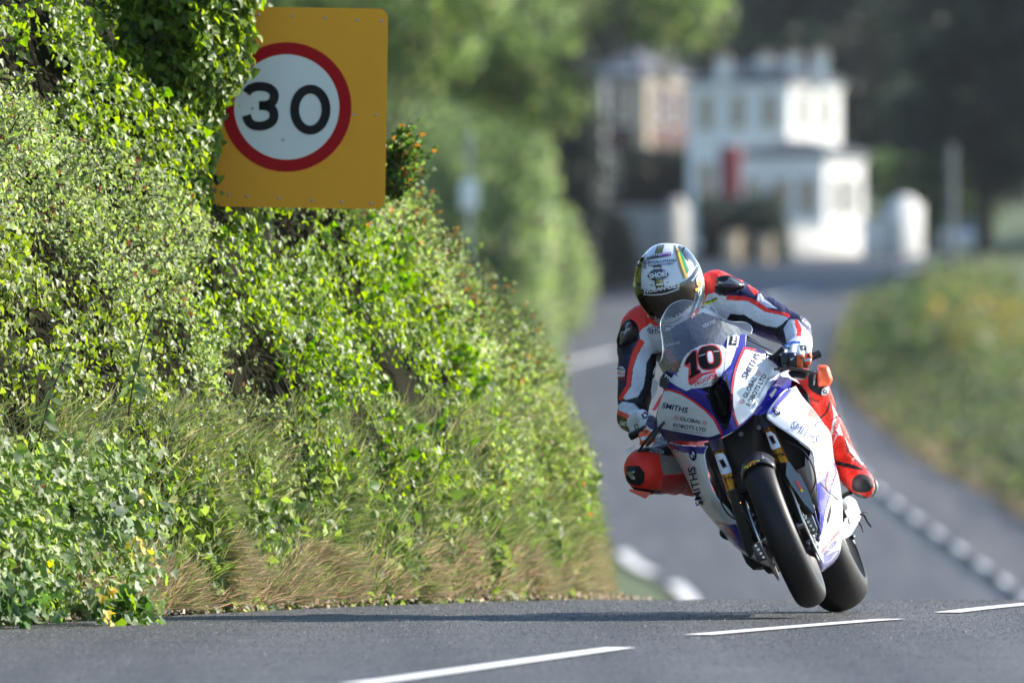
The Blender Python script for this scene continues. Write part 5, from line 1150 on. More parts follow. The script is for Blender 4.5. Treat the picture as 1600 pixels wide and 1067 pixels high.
fr_ = n_.new('ShaderNodeLayerWeight'); pw_ = n_.new('ShaderNodeMath'); pw_.operation = 'POWER'; pw_.inputs[1].default_value = 3.5; ma_ = n_.new('ShaderNodeMath'); ma_.operation = 'MULTIPLY_ADD'; ma_.inputs[1].default_value = .4; ma_.inputs[2].default_value = .035; t_.links.new(fr_.outputs['Facing'], pw_.inputs[0]); t_.links.new(pw_.outputs[0], ma_.inputs[0]); t_.links.new(ma_.outputs[0], m2_.inputs[0]); t_.links.new(m1.outputs[0], m2_.inputs[1]); t_.links.new(gl_.outputs[0], m2_.inputs[2]); t_.links.new(m2_.outputs[0], n_['Material Output'].inputs[0])
SCR = [(1038.5, 488.5), (1046, 478), (1058, 471), (1070, 469), (1082, 470.5), (1094, 475), (1106, 482.5), (1118, 490), (1133, 499), (1145, 503), (1160, 503), (1170.5, 506.5), (1175, 514), (1173.5, 521.5), (1166, 524), (1156, 523), (1137, 526), (1129, 541), (1112, 539), (1094, 542), (1079, 549), (1069, 560), (1062, 573), (1058, 584), (1043, 580), (1033, 588), (1030, 597), (1022, 591.5), (1020.5, 584), (1025, 572), (1032.5, 563), (1035.5, 548), (1034, 530), (1032, 515), (1032, 502)]
def scr_c(x, y):
    a, b = AB(x, y); return nose_c(x, y, False)+.012-.5*max(0, b-.12)**1.5*1.2
scr = relief('windscreen', SCR, scr_c, M_SCR, bike, .003, 3, sharp=70)
bs = bvh_of(scr)
edge = [(x, y) for x, y in SCR[:14]]
MB().tube([Q(x, y, scr_c(x, y)) for x, y in spline(SCR[28:]+edge, 3)], .0016, n=6).build('screen_rim', mat('screen_edge', (.5, .56, .6, 1), .2, coat=.5), scr)
# ================================================================ the rider
rider = empty('person', Q(1100, 640, -1.0)); tag(rider, 'motorcycle racer in red white and navy leathers crouched behind the screen, helmet on', 'person')
def cone(mb, a, b, ra, rb, n=24):
    a, b = Vector(a), Vector(b); mb.ball(a, ra, u=n, v=n//2+2); mb.ball(b, rb, u=n, v=n//2+2); mb.tube([a, a.lerp(b, .5), b], [ra, (ra+rb)/2, rb], n=n)
def organic(name, mb, voxel, smooth_it, m, parent, disp=None):
    me = bpy.data.meshes.new(name); mb.bm.to_mesh(me); mb.bm.free(); ob = bpy.data.objects.new('tmp', me); COL.objects.link(ob)
    r = ob.modifiers.new('r', 'REMESH'); r.mode = 'VOXEL'; r.voxel_size = voxel; r.adaptivity = 0
    s = ob.modifiers.new('s', 'SMOOTH'); s.factor = .6; s.iterations = smooth_it
    bpy.context.view_layer.update(); dg = bpy.context.evaluated_depsgraph_get(); me2 = bpy.data.meshes.new_from_object(ob.evaluated_get(dg))
    bpy.data.objects.remove(ob); me2.name = name; me2.materials.clear()
    if disp:
        nrm = np.empty(len(me2.vertices)*3, dtype=np.float32); me2.vertices.foreach_get('normal', nrm); nrm = nrm.reshape(-1, 3)
        co = np.empty(len(me2.vertices)*3, dtype=np.float32); me2.vertices.foreach_get('co', co); co = co.reshape(-1, 3)
        d = disp(co.astype(float)); co += nrm*d[:, None]; me2.vertices.foreach_set('co', co.ravel()); me2.update()
    return link(name, me2, m, parent)
def paint(o, base, regions):
    """give each vertex the colour of the leather panel it lies in (panels listed in photo pixels)"""
    me = o.data; co = np.empty(len(me.vertices)*3, dtype=np.float32); me.vertices.foreach_get('co', co); co = co.reshape(-1, 3).astype(float)
    px = 800+F*co[:, 0]/co[:, 1]; py = 533-F*(co[:, 2]-1)/co[:, 1]
    c = np.tile(np.array(base, float), (len(co), 1))
    for col_, poly in regions: c[in_poly(px, py, poly)] = col_
    a = me.color_attributes.new('tint', 'FLOAT_COLOR', 'POINT'); t = np.ones((len(co), 4), dtype=np.float32); t[:, :3] = c; a.data.foreach_set('color', t.ravel())
def paint_mat(name, rough, coat=0, bump=.25, bscale=60, spec=.5, fine=380):
    m, t, b = new_mat(name); n = t.nodes; L = t.links
    at = n.new('ShaderNodeAttribute'); at.attribute_name = 'tint'; tc = n.new('ShaderNodeTexCoord')
    n0 = n.new('ShaderNodeTexNoise'); n0.inputs['Scale'].default_value = 14; n0.inputs['Detail'].default_value = 6; L.new(tc.outputs['Object'], n0.inputs['Vector'])
    mr = n.new('ShaderNodeMapRange'); mr.inputs[1].default_value = .3; mr.inputs[2].default_value = .7; mr.inputs[3].default_value = .8; mr.inputs[4].default_value = 1.08; L.new(n0.outputs['Fac'], mr.inputs[0])
    mx = n.new('ShaderNodeMix'); mx.data_type = 'RGBA'; mx.blend_type = 'MULTIPLY'; mx.inputs[0].default_value = 1; L.new(at.outputs['Color'], mx.inputs[6]); L.new(mr.outputs[0], mx.inputs[7]); L.new(mx.outputs[2], b.inputs['Base Color'])
    b.inputs['Roughness'].default_value = rough; b.inputs['Coat Weight'].default_value = coat; b.inputs['Specular IOR Level'].default_value = spec
    n1 = n.new('ShaderNodeTexNoise'); n1.inputs['Scale'].default_value = bscale; n1.inputs['Detail'].default_value = 3; L.new(tc.outputs['Object'], n1.inputs['Vector'])
    n2 = n.new('ShaderNodeTexNoise'); n2.inputs['Scale'].default_value = fine; L.new(tc.outputs['Object'], n2.inputs['Vector'])
    ad = n.new('ShaderNodeMath'); ad.operation = 'MULTIPLY_ADD'; ad.inputs[1].default_value = .12; L.new(n2.outputs['Fac'], ad.inputs[0]); L.new(n1.outputs['Fac'], ad.inputs[2])
    bp = n.new('ShaderNodeBump'); bp.inputs['Strength'].default_value = bump; bp.inputs['Distance'].default_value = .012; L.new(ad.outputs[0], bp.inputs['Height']); L.new(bp.outputs[0], b.inputs['Normal'])
    return m
M_LEATH = paint_mat('leather', .42, .0, spec=.4, bump=.45, bscale=75)
RED_ = (.92, .032, .016); NAV = (.014, .015, .062); WHT = (.66, .70, .73); BLK_ = (.009, .009, .011); WH2 = (.60, .60, .68); GRY = (.30, .30, .31)
mb = MB()
# torso, shoulders, neck
cone(mb, Q(1012, 508, -.66), Q(1116, 456, -.68), .085, .078); cone(mb, Q(1060, 500, -.66), Q(1100, 560, -1.1), .15, .16); cone(mb, Q(1075, 480, -.75), Q(1098, 540, -1.2), .12, .15)
cone(mb, Q(1062, 505, -.60), Q(1082, 560, -.80), .10, .10); cone(mb, Q(1058, 476, -.66), Q(1050, 455, -.62), .075, .075); cone(mb, Q(1098, 560, -1.15), Q(1112, 610, -1.2), .15, .15)
# the rider's left arm (right in the photo)
cone(mb, Q(1120, 457, -.68), Q(1150, 473, -.66), .086, .085); cone(mb, Q(1150, 473, -.66), Q(1184, 489, -.62), .082, .078); cone(mb, Q(1184, 489, -.62), Q(1222, 510, -.56), .076, .068); cone(mb, Q(1222, 510, -.56), Q(1240, 519, -.54), .068, .070)
cone(mb, Q(1240, 521, -.54), Q(1247, 536, -.44), .068, .058); cone(mb, Q(1247, 536, -.44), Q(1248, 547, -.33), .055, .042)
# the right arm (left in the photo)
cone(mb, Q(1004, 512, -.66), Q(995, 545, -.66), .084, .080); cone(mb, Q(995, 545, -.66), Q(994, 590, -.64), .074, .068); cone(mb, Q(994, 590, -.64), Q(990, 636, -.62), .068, .062); cone(mb, Q(990, 636, -.62), Q(988, 652, -.58), .062, .058)
cone(mb, Q(988, 652, -.57), Q(996, 660, -.42), .056, .046)
# left leg: thigh, knee, shin, boot
cone(mb, Q(1112, 615, -1.15), Q(1255, 604, -.66), .10, .072); cone(mb, Q(1255, 604, -.66), Q(1267, 607, -.62), .070, .068); cone(mb, Q(1267, 607, -.62), Q(1284, 650, -.74), .066, .059); cone(mb, Q(1284, 650, -.74), Q(1304, 690, -.86), .059, .056)
cone(mb, Q(1304, 690, -.86), Q(1320, 722, -.93), .055, .052); cone(mb, Q(1318, 722, -.93), Q(1342, 752, -.86), .050, .054); cone(mb, Q(1334, 742, -.92), Q(1349, 758, -.80), .054, .050); cone(mb, Q(1349, 757, -.8), Q(1353, 762, -.72), .048, .036)
# right leg
cone(mb, Q(1112, 640, -1.15), Q(1040, 732, -.62), .10, .092); cone(mb, Q(1040, 732, -.6), Q(1010, 735, -.52), .094, .087); cone(mb, Q(1009, 738, -.54), Q(1050, 744, -.75), .080, .070); cone(mb, Q(1050, 742, -.75), Q(1110, 762, -1.0), .062, .05); cone(mb, Q(1110, 762, -1.0), Q(1130, 800, -.95), .05, .05)
def folds(c):
    return .0038*nzv(c, 9, 2)+.0024*nzv(c, 21, 4)+.0085*np.maximum(0, .30-np.abs(nzv(c*np.array([1.5, 1, .8]), 11, 8)))-.0012
body = organic('leather_suit', mb, .0029, 8, M_LEATH, rider, folds)
S = lambda o, s, pts: [(o[0]+x/s, o[1]+y/s) for x, y in pts]
A1 = (950, 370); A2 = (1090, 410); A3 = (950, 500); A4 = (1140, 520); A5 = (950, 640); A6 = (1140, 660); k_ = 6.6667
T1 = lambda p: S(A1, k_, p); T2 = lambda p: S(A2, k_, p); T3 = lambda p: S(A3, k_, p); T4 = lambda p: S(A4, k_, p); T5 = lambda p: S(A5, k_, p); T6 = lambda p: S(A6, k_, p)
reg = [
 (NAV, [(940, 500), (1310, 400), (1310, 560), (1225, 560), (1040, 700), (940, 700)]),
 # chest
 (WHT, [(1000, 505), (1060, 490), (1150, 470), (1150, 520), (1060, 560), (1030, 575), (1010, 566)]),
 (NAV, T3([(470, 150), (580, 150), (580, 240), (500, 235)])),
 ((.035, .04, .085), [(1048, 512), (1075, 498), (1098, 488), (1128, 498), (1142, 520), (1140, 540), (1090, 552), (1052, 560), (1040, 545)]), ((.09, .09, .05), [(1030, 520), (1048, 515), (1058, 560), (1040, 585), (1028, 560)]), ((.6, .10, .03), [(1038, 548), (1046, 545), (1062, 572), (1052, 580)]),
 # left arm
 (RED_, [(1060, 400), (1138, 415), (1137, 425), (1136, 432), (1118, 438), (1114, 450), (1119, 460), (1107, 458), (1104, 462), (1107, 470), (1100, 478), (1080, 480)]),
 (WHT, T2([(100, 335), (180, 315), (225, 345), (300, 350), (310, 385), (540, 400), (640, 450), (720, 500), (900, 545), (950, 590), (900, 620), (880, 650), (820, 680), (700, 660), (600, 620), (490, 550), (340, 540), (300, 600), (150, 520), (60, 440)])),
 (BLK_, T2([(340, 536), (490, 546), (600, 618), (700, 658), (820, 678), (878, 648), (925, 600), (955, 600), (905, 650), (890, 730), (925, 840), (900, 960), (700, 1000), (400, 900), (250, 700), (240, 640), (300, 600)])),
 (WH2, T2([(630, 330), (660, 320), (700, 380), (800, 460), (860, 505), (930, 530), (930, 545), (720, 495), (665, 430), (620, 395)])),
 (NAV, T2([(700, 470), (820, 480), (900, 515), (870, 540), (740, 500)])),
 (RED_, T2([(300, 345), (480, 350), (560, 372), (665, 428), (740, 487), (955, 535), (962, 580), (880, 552), (700, 515), (620, 462), (520, 402), (300, 392)])),
 (RED_, T2([(520, 235), (560, 240), (640, 310), (600, 345), (560, 300)])),
 (WH2, T2([(960, 590), (1050, 590), (1130, 660), (1190, 740), (1215, 820), (1205, 930), (1080, 900), (1060, 700)])),
 (WHT, T2([(895, 690), (950, 600), (1010, 590), (1035, 620), (1045, 700), (1020, 830), (930, 850)])),
 (RED_, T2([(1005, 590), (1040, 600), (1085, 690), (1075, 820), (1010, 830), (1035, 720)])),
 (NAV, T2([(950, 500), (1060, 540), (1160, 640), (1230, 740), (1250, 850), (1215, 900), (1195, 780), (1130, 690), (1050, 600), (960, 575)])),
 # right arm
 (RED_, T1([(280, 600), (500, 800), (560, 930), (480, 930), (440, 895), (400, 935), (330, 1010), (300, 900), (240, 850), (170, 880), (120, 950), (90, 880), (180, 700)])),
 (RED_, T3([(330, 190), (385, 230), (305, 360), (262, 480), (240, 640), (210, 740), (160, 810), (130, 845), (105, 815), (190, 680), (205, 520), (235, 390), (270, 300)])),
 (WHT, T3([(385, 230), (330, 190), (325, 140), (350, 95), (430, 50), (560, 100), (600, 330), (460, 345), (400, 440), (392, 560), (372, 690), (310, 800), (200, 835), (155, 815), (240, 690), (262, 500), (305, 370)])),
 (BLK_, T3([(460, 345), (560, 350), (600, 450), (520, 760), (450, 960), (330, 930), (280, 860), (160, 840), (310, 800), (375, 690), (395, 560), (402, 440)])),
 (WHT, T3([(100, 890), (150, 850), (270, 868), (330, 930), (370, 1000), (290, 1015), (105, 935)])),
 (RED_, T3([(90, 930), (110, 938), (290, 1015), (262, 1068), (90, 975)])),
 (BLK_, [(940, 648), (963, 646), (990, 660), (1000, 700), (940, 690)]),
 # left leg
 (RED_, [(1226, 560), (1310, 560), (1340, 700), (1390, 740), (1380, 800), (1300, 800), (1220, 660)]),
 (RED_, T2([(0, 0)])),
 (BLK_, T4([(800, 390), (850, 370), (860, 270), (900, 290), (920, 360), (905, 440), (925, 560), (1035, 560), (1030, 645), (950, 655), (860, 610), (815, 560), (820, 450)])),
 (WHT, T4([(1035, 620), (1050, 700), (1120, 850), (1140, 940), (1180, 1067), (1060, 1067), (1085, 850), (1060, 720), (1040, 660)])),
 (WHT, T6([(1068, 0), (1140, 0), (1135, 110), (1100, 180), (1060, 265), (1050, 150)])),
 (BLK_, T4([(1040, 700), (1052, 720), (1040, 790), (1000, 850), (940, 900), (935, 880), (1000, 830)])),
 (BLK_, T6([(1080, 385), (1100, 395), (1290, 440), (1390, 478), (1385, 498), (1330, 490), (1150, 450), (1095, 425)])),
 (BLK_, T6([(1195, 160), (1205, 160), (1240, 290), (1350, 420), (1480, 520), (1475, 530), (1340, 430), (1225, 300)])),
 (WHT, T6([(1200, 150), (1300, 310), (1400, 430), (1380, 440), (1250, 300)])),
 ((.16, .15, .145), T6([(1500, 540), (1600, 560), (1600, 900), (1350, 830), (1280, 780), (1400, 800), (1470, 770), (1510, 680)])),
 (BLK_, T6([(1200, 690), (1270, 760), (1380, 800), (1460, 790), (1400, 760), (1300, 730)])),
 # right leg
 (RED_, [(960, 700), (1045, 700), (1110, 740), (1110, 790), (960, 790)]),
 (BLK_, T5([(190, 300), (650, 300), (720, 460), (640, 480), (540, 465), (420, 440), (250, 440), (190, 480)])),
 (GRY, T5([(535, 470), (640, 480), (720, 500), (800, 660), (700, 670), (580, 680), (555, 600)])),
 ((.50, .02, .02), T5([(580, 690), (800, 670), (900, 880), (700, 862), (540, 860), (560, 780)])),
 (BLK_, T5([(180, 700), (200, 700), (225, 790), (300, 810), (550, 845), (550, 880), (300, 850), (220, 820)])),
]
paint(body, RED_, [r for r in reg if len(r[1]) > 2])
bb_ = bvh_of(body)
M_PUCK = mat('slider_highlight_grey', (.16, .16, .165, 1), .22, metal=.6, coat=.8, var=.15); M_ORNG = mat('orange_slider', (.85, .13, .04, 1), .4, var=.08); M_GREYS = mat('grey_slider', (.20, .20, .20, 1), .35)  # slider grey lightened to carry the silver highlight
M_TXTD = mat('dark_red_ink', (.25, .01, .01, 1), .5)
# shoulder sliders, their grey highlights built as raised pieces
inflate('shoulder_slider', T2([(185, 180), (215, 150), (300, 132), (370, 150), (430, 185), (490, 230), (480, 265), (420, 285), (330, 310), (270, 335), (215, 310), (175, 255), (195, 215)]), -.585, .028, .05, M_BLK, rider, 8)
pk = inflate('slider_highlight', T2([(215, 205), (300, 190), (330, 155), (400, 185), (465, 235), (440, 262), (330, 262), (250, 245)]), -.565, .026, .02, M_PUCK, rider, 8)
inflate('shoulder_slider', T3([(130, 80), (160, 30), (220, -10), (270, 10), (320, 60), (325, 150), (310, 200), (270, 235), (120, 290), (95, 260), (92, 190)]), -.59, .028, .05, M_BLK, rider, 8)
inflate('slider_highlight', T3([(125, 200), (130, 130), (170, 110), (180, 50), (225, 20), (255, 60), (235, 130), (180, 215), (130, 260)]), -.565, .026, .02, M_PUCK, rider, 8)
# knee parts
ks = inflate('knee_slider', T4([(915, 345), (945, 335), (1010, 338), (1040, 370), (1062, 440), (1072, 490), (1055, 530), (1030, 552), (930, 562), (912, 520), (918, 440)]), -.58, .045, .06, M_ORNG, rider, 8, .8)
patch_on('badge_oval', [(1282.5, 614), (1284, 608), (1288, 605), (1293, 604.5), (1294.5, 608), (1293, 614), (1289, 617), (1284, 617.5)], bb_, M_WINK, rider, .004, 2)
txt('Q', 1286, 615, 1291, 613, 6, bb_, M_BINK, rider, 0, .03, .006)
kp = relief('knee_armour', T5([(190, 600), (215, 582), (325, 585), (382, 655), (375, 750), (330, 790), (235, 775), (192, 715)]), lambda x, y: -.415-.0011*abs(x-992)-.0008*abs(y-742), M_BLK, rider, .02, 2)
relief('armour_highlight', T5([(190, 650), (230, 640), (290, 640), (250, 670), (295, 720), (240, 725)]), lambda x, y: -.405-.0011*abs(x-990), M_PUCK, rider, .006, 2)  # peaked highlight on the knee armour built as a grey piece
relief('knee_slider', T5([(222, 825), (300, 838), (445, 862), (430, 885), (393, 927), (300, 885), (228, 852)]), lambda x, y: -.46, mat('orange_slider_shade', (.75, .09, .03, 1), .4), rider, .05, 3)
inflate('toe_slider', T6([(1512, 590), (1540, 620), (1552, 680), (1520, 750), (1470, 790), (1500, 700)]), -.80, .02, .05, M_GREYS, rider, 6)
patch_on('ankle_cup', spline(T6([(1285, 640), (1300, 580), (1360, 548), (1430, 560), (1480, 610), (1490, 670), (1440, 715), (1370, 722), (1300, 700)]), 4, True), bb_, mat('black_rubber', (.006, .006, .007, 1), .7), rider, .006, 2, .004)
# writing on the leathers
txt('SMITHS', 968, 664, 989, 667, 7, bb_, M_WINK, rider, .1, .02); txt('dayton', 1301, 693, 1313, 650, 8, bb_, M_FRED, rider, 0, .03); txt('dainese', 1256, 622, 1279, 629, 5.5, bb_, M_TXTD, rider, .1, .02)
patch_on('sleeve_patch', T3([(100, 480), (160, 485), (185, 520), (180, 590), (110, 590)]), bb_, M_WINK, rider, .004, 2); txt('POLO', 966, 585, 977, 587, 5, bb_, M_FRED, rider, 0, .02, .006); line_on('sleeve_flag', [(965.5, 576), (977, 578)], 1.4, bb_, M_INK, rider, .006); line_on('sleeve_flag', [(966, 590), (978, 592)], 1.4, bb_, M_FRED, rider, .006)
patch_on('chest_patch', T3([(420, 95), (440, 75), (470, 68), (560, 70), (560, 130), (450, 138), (425, 120)]), bb_, M_INK, rider, .006, 2); patch_on('chest_patch', T3([(430, 97), (445, 80), (472, 74), (560, 76), (560, 124), (452, 132), (432, 118)]), bb_, M_WINK, rider, .0075, 2)
txt('SHOEI', 1016, 519.5, 1040, 516, 6.5, bb_, M_INK, rider, .05, .03, .009)
patch_on('collar_patch', T2([(62, 425), (200, 365), (215, 385), (140, 425), (70, 448)]), bb_, mat('yellow_patch', (.62, .66, .06, 1), .5), rider, .004, 2); txt('Tecnoplas', 1101, 475.5, 1121, 466.5, 3.4, bb_, M_BINK, rider, .1, .02, .006)
txt('Dainese', 1108, 482, 1116, 488, 2.6, bb_, M_INK, rider, 0, .01, .005); txt('LEXTEK', 1098, 512, 1118, 503, 5, bb_, M_WINK, rider, 0, .02, .005); txt('Jentext Ltd', 1041, 541, 1062, 535, 4.5, bb_, M_WINK, rider, 0, .01, .005)
for i in range(16):
    a_ = [(1303+random.uniform(0, 22), 690+random.uniform(0, 26))]; 
    for _ in range(3): a_.append((a_[-1][0]+random.uniform(-3, 3.5), a_[-1][1]+random.uniform(-2, 4)))
    line_on('scuff_mark', a_, .5, bb_, M_TXTD, rider, .003, 3)
txt('BMW', 980, 709, 994, 700, 7, bb_, M_WINK, rider, .1, .02); txt('MONSTER', 1011, 700, 1036, 709, 4.5, bb_, M_WINK, rider, .1, .02); txt('RACING', 1025, 688, 1040, 696, 3.4, bb_, M_WINK, rider, .1, .0); txt('AGV SPORT', 1014, 706, 1034, 711, 3, bb_, M_WINK, rider, .1, .0)
txt('MOTOREX', 1273, 602, 1275, 580, 2.6, bb_, M_WINK, rider, 0, .02, .004)
# ---- gloves: each finger its own chain of joints
M_GLOVE = paint_mat('glove_leather', .4, .1, .2, 90)
def glove(name, palm, fingers, thumb, regions, base):
    mb = MB()
    for a, b, ra, rb in palm: cone(mb, Q(*a), Q(*b), ra, rb, 16)
    for f in fingers+[thumb]:
        for i in range(len(f)-1): cone(mb, Q(*f[i][:3]), Q(*f[i+1][:3]), f[i][3], f[i+1][3], 14)
    o = organic(name, mb, .0024, 3, M_GLOVE, rider); paint(o, base, regions); return o
BLU = (.03, .10, .42); ORG = (.85, .13, .03)
gl_l = glove('glove',
 [((1246, 540, -.33), (1230, 547, -.25), .036, .020), ((1248, 540, -.33), (1240, 546, -.245), .036, .021), ((1250, 541, -.33), (1250, 547, -.245), .036, .021), ((1253, 541, -.33), (1260, 549, -.25), .034, .0209)],
 [[(1229, 546, -.25, .0182), (1226, 556, -.18, .0160), (1226, 566, -.17, .0138), (1229, 572, -.195, .0127)],
  [(1239, 545, -.24, .0182), (1238, 557, -.165, .0165), (1239, 569, -.165, .0143), (1240, 576, -.195, .0127)],
  [(1249, 547, -.24, .0182), (1251, 558, -.165, .0165), (1250, 568, -.165, .0143), (1250, 574, -.195, .0127)],
  [(1260, 549, -.25, .0170), (1263, 557, -.18, .0148), (1262, 566, -.18, .0132), (1260, 571, -.20, .0116)]],
 [(1238, 552, -.33, .0198), (1224, 566, -.30, .0176), (1219, 574, -.26, .0143)],
 [(BLU, T4([(530, 150), (580, 105), (650, 85), (730, 85), (740, 110), (660, 115), (600, 140), (560, 165)])), (BLK_, T4([(725, 130), (790, 130), (800, 180), (740, 190)])), (BLK_, T4([(560, 140), (620, 145), (630, 175), (570, 170)])),
  (NAV, T4([(540, 205), (700, 200), (710, 260), (545, 270)])), (BLK_, T4([(500, 235), (615, 225), (640, 290), (700, 240), (705, 400), (500, 400)])),
  (ORG, T4([(700, 225), (770, 225), (860, 195), (860, 400), (700, 400)])), (BLK_, T4([(735, 250), (755, 250), (760, 275), (735, 275)])), (BLK_, T4([(810, 225), (830, 225), (835, 255), (810, 250)])), (WHT, T4([(760, 275), (860, 265), (860, 290), (770, 300)])), (BLK_, T4([(762, 225), (776, 225), (782, 380), (765, 380)]))], WHT)
gl_r = glove('glove',
 [((996, 660, -.40), (1003, 650, -.33), .040, .026), ((998, 664, -.40), (1012, 664, -.30), .038, .024), ((998, 668, -.40), (1008, 676, -.31), .036, .022)],
 [[(1010, 652, -.32, .0198), (1020, 658, -.27, .0176), (1027, 668, -.25, .0154), (1026, 676, -.26, .0132)],
  [(1012, 660, -.30, .0198), (1019, 668, -.25, .0176), (1024, 679, -.23, .0154), (1021, 686, -.25, .0132)],
  [(1010, 668, -.30, .0187), (1013, 676, -.25, .0170), (1016, 685, -.23, .0148), (1014, 690, -.25, .0132)],
  [(1004, 674, -.31, .0176), (1004, 681, -.265, .0160), (1006, 688, -.25, .0138), (1004, 692, -.27, .0121)]],
 [(1010, 662, -.40, .0198), (1020, 664, -.37, .0176), (1028, 672, -.34, .0143)],
 [(BLK_, T5([(345, 50), (380, 20), (420, 30), (410, 80), (370, 100)])), (WHT, T5([(365, 50), (390, 38), (405, 60), (380, 80)])), (BLK_, T5([(270, 160), (310, 140), (320, 190), (280, 210)])), (WHT, T5([(285, 168), (305, 158), (310, 185), (290, 195)])),
  (NAV, T5([(420, 60), (560, 60), (560, 230), (440, 200), (390, 150)])), (ORG, T5([(270, 270), (340, 190), (400, 190), (450, 230), (500, 300), (460, 420), (300, 420)])), (BLK_, T5([(380, 215), (420, 215), (415, 240), (385, 240)])), (WHT, T5([(330, 290), (400, 270), (430, 300), (350, 320)]))], (.62, .66, .72))
# ---- helmet
HEL = T1([(610, 68), (690, 72), (760, 88), (850, 150), (920, 240), (970, 340), (995, 440), (1000, 560), (990, 680), (960, 760), (920, 850), (840, 930), (760, 975), (700, 985), (630, 975), (560, 930), (480, 880), (400, 780), (340, 690), (290, 580), (272, 470), (280, 380), (310, 280), (370, 190), (450, 110), (530, 75)])
M_HELM = mat('helmet_pearl_white', (.66, .69, .72, 1), .22, coat=.8, var=.05, scale=30, speck=(90, .10))
hel = inflate('helmet', HEL, -.60, .165, .17, M_HELM, rider, 26, .92, ctr=(1046, 446))
bh = bvh_of(hel)
M_HGOLD = mat('helmet_gold', (.22, .20, .04, 1), .25, metal=.5, coat=.6, var=.3); M_HGREEN = mat('helmet_green', (.01, .25, .08, 1), .25, coat=.6, var=.2); M_HYEL = mat('helmet_amber', (.8, .45, .05, 1), .3, coat=.5); M_HBLK = mat('helmet_black', (.012, .012, .016, 1), .15, coat=.9)
M_VIS, _, vb = new_mat('dark_visor'); vb.inputs['Base Color'].default_value = (.045, .030, .020, 1); vb.inputs['Roughness'].default_value = .16; vb.inputs['Specular IOR Level'].default_value = .5
def hp(name, pts, m, lift=.002, T=T1, step=2.0): return patch_on(name, T(pts) if T else pts, bh, m, hel, lift, step)
hp('crown_panel', [(740, 92), (800, 110), (850, 152), (915, 240), (930, 285), (905, 320), (860, 290), (810, 230), (770, 170), (725, 110)], M_HBLK)
hp('green_flash', [(735, 130), (765, 170), (800, 235), (845, 300), (850, 330), (820, 400), (800, 350), (775, 280), (750, 200)], M_HGREEN, .0025)
hp('amber_flash', [(715, 120), (728, 120), (752, 200), (780, 290), (808, 370), (838, 420), (815, 435), (795, 400), (760, 300), (735, 210)], M_HYEL, .0028)
hp('gold_edge', [(690, 92), (702, 92), (730, 200), (760, 320), (800, 440), (790, 445), (745, 330), (712, 210)], M_HGOLD, .0025)
hp('gold_side', [(340, 225), (385, 180), (400, 175), (375, 220), (355, 300), (345, 400), (345, 530), (320, 520), (285, 470), (283, 380), (305, 290)], M_HGOLD, .002)
hp('black_side', [(330, 240), (360, 215), (345, 300), (320, 360), (300, 420), (290, 400), (305, 310)], M_HBLK, .003)
hp('gold_stripe', [(520, 88), (585, 84), (560, 160), (548, 205), (488, 205), (495, 150)], M_HGOLD, .0022); hp('gold_stripe', [(488, 445), (570, 440), (585, 530), (510, 540), (495, 490)], M_HGOLD, .0022); hp('gold_stripe', [(475, 300), (558, 296), (556, 345), (482, 352)], M_HGOLD, .0022)
for pl in ([(520, 88), (500, 150), (485, 205)], [(587, 84), (562, 160), (548, 205)], [(488, 445), (495, 490), (510, 540)], [(570, 440), (578, 490), (587, 530)]): line_on('stripe_edge', T1(pl), 1.0, bh, M_HBLK, hel, .003)
hp('vent_cover', [(468, 303), (558, 297), (560, 310), (470, 318)], M_HBLK, .004); hp('vent_cover', [(480, 345), (556, 340), (556, 352), (484, 358)], M_HBLK, .004); hp('vent_slot', [(488, 325), (548, 322), (548, 335), (490, 338)], M_WINK, .004)
hp('vent_slot', [(505, 490), (575, 484), (578, 502), (508, 508)], M_WINK, .004)
for pl in ([(605, 480), (633, 470)], [(445, 500), (475, 503)]): line_on('vent_slot', T1(pl), 1.2, bh, M_HBLK, hel, .004)
hp('badge', [(415, 410), (450, 360), (480, 345), (560, 342), (600, 355), (635, 392), (615, 420), (585, 442), (470, 455), (440, 440)], M_HBLK, .005)
txt('SHOEI', 1016, 435.8, 1041.5, 431.2, 7.2, bh, M_WINK, hel, .05, .035, .0075)
hp('sponsor_strip', [(410, 205), (465, 190), (655, 165), (655, 198), (520, 222), (400, 243)], M_HBLK, .004); hp('sponsor_strip', [(540, 182), (655, 166), (655, 197), (535, 218)], mat('purple_ink', (.18, .03, .30, 1), .4), .0045)
txt('BATHGATE', 1013, 403.2, 1046.5, 398.2, 3.4, bh, M_WINK, hel, .15, .02, .0065)
txt('EVOLUTION', 1012.5, 412.6, 1055.5, 409.3, 4.0, bh, M_INK, hel, .15, .02, .004); txt('WASTE MANAGEMENT', 1013, 416.5, 1054, 413.2, 2.3, bh, M_INK, hel, .1, .01, .004)
for (x, y) in ((1006.5, 415), (1008.5, 411.5), (1008, 418)): line_on('sponsor_mark', [(x+2.2*math.cos(R(60*k)), y+2.2*math.sin(R(60*k))) for k in range(7)], .8, bh, M_BINK, hel, .004, 1)
# eyeport, visor and brow line
VIS = [(278, 500), (300, 530), (380, 565), (480, 578), (600, 562), (720, 520), (800, 480), (850, 455), (890, 470), (905, 510), (900, 600), (880, 680), (840, 730), (770, 790), (720, 820), (640, 845), (560, 850), (480, 840), (430, 800), (370, 730), (320, 650), (290, 570)]
vis_ = hp('visor', VIS, M_VIS, .007)
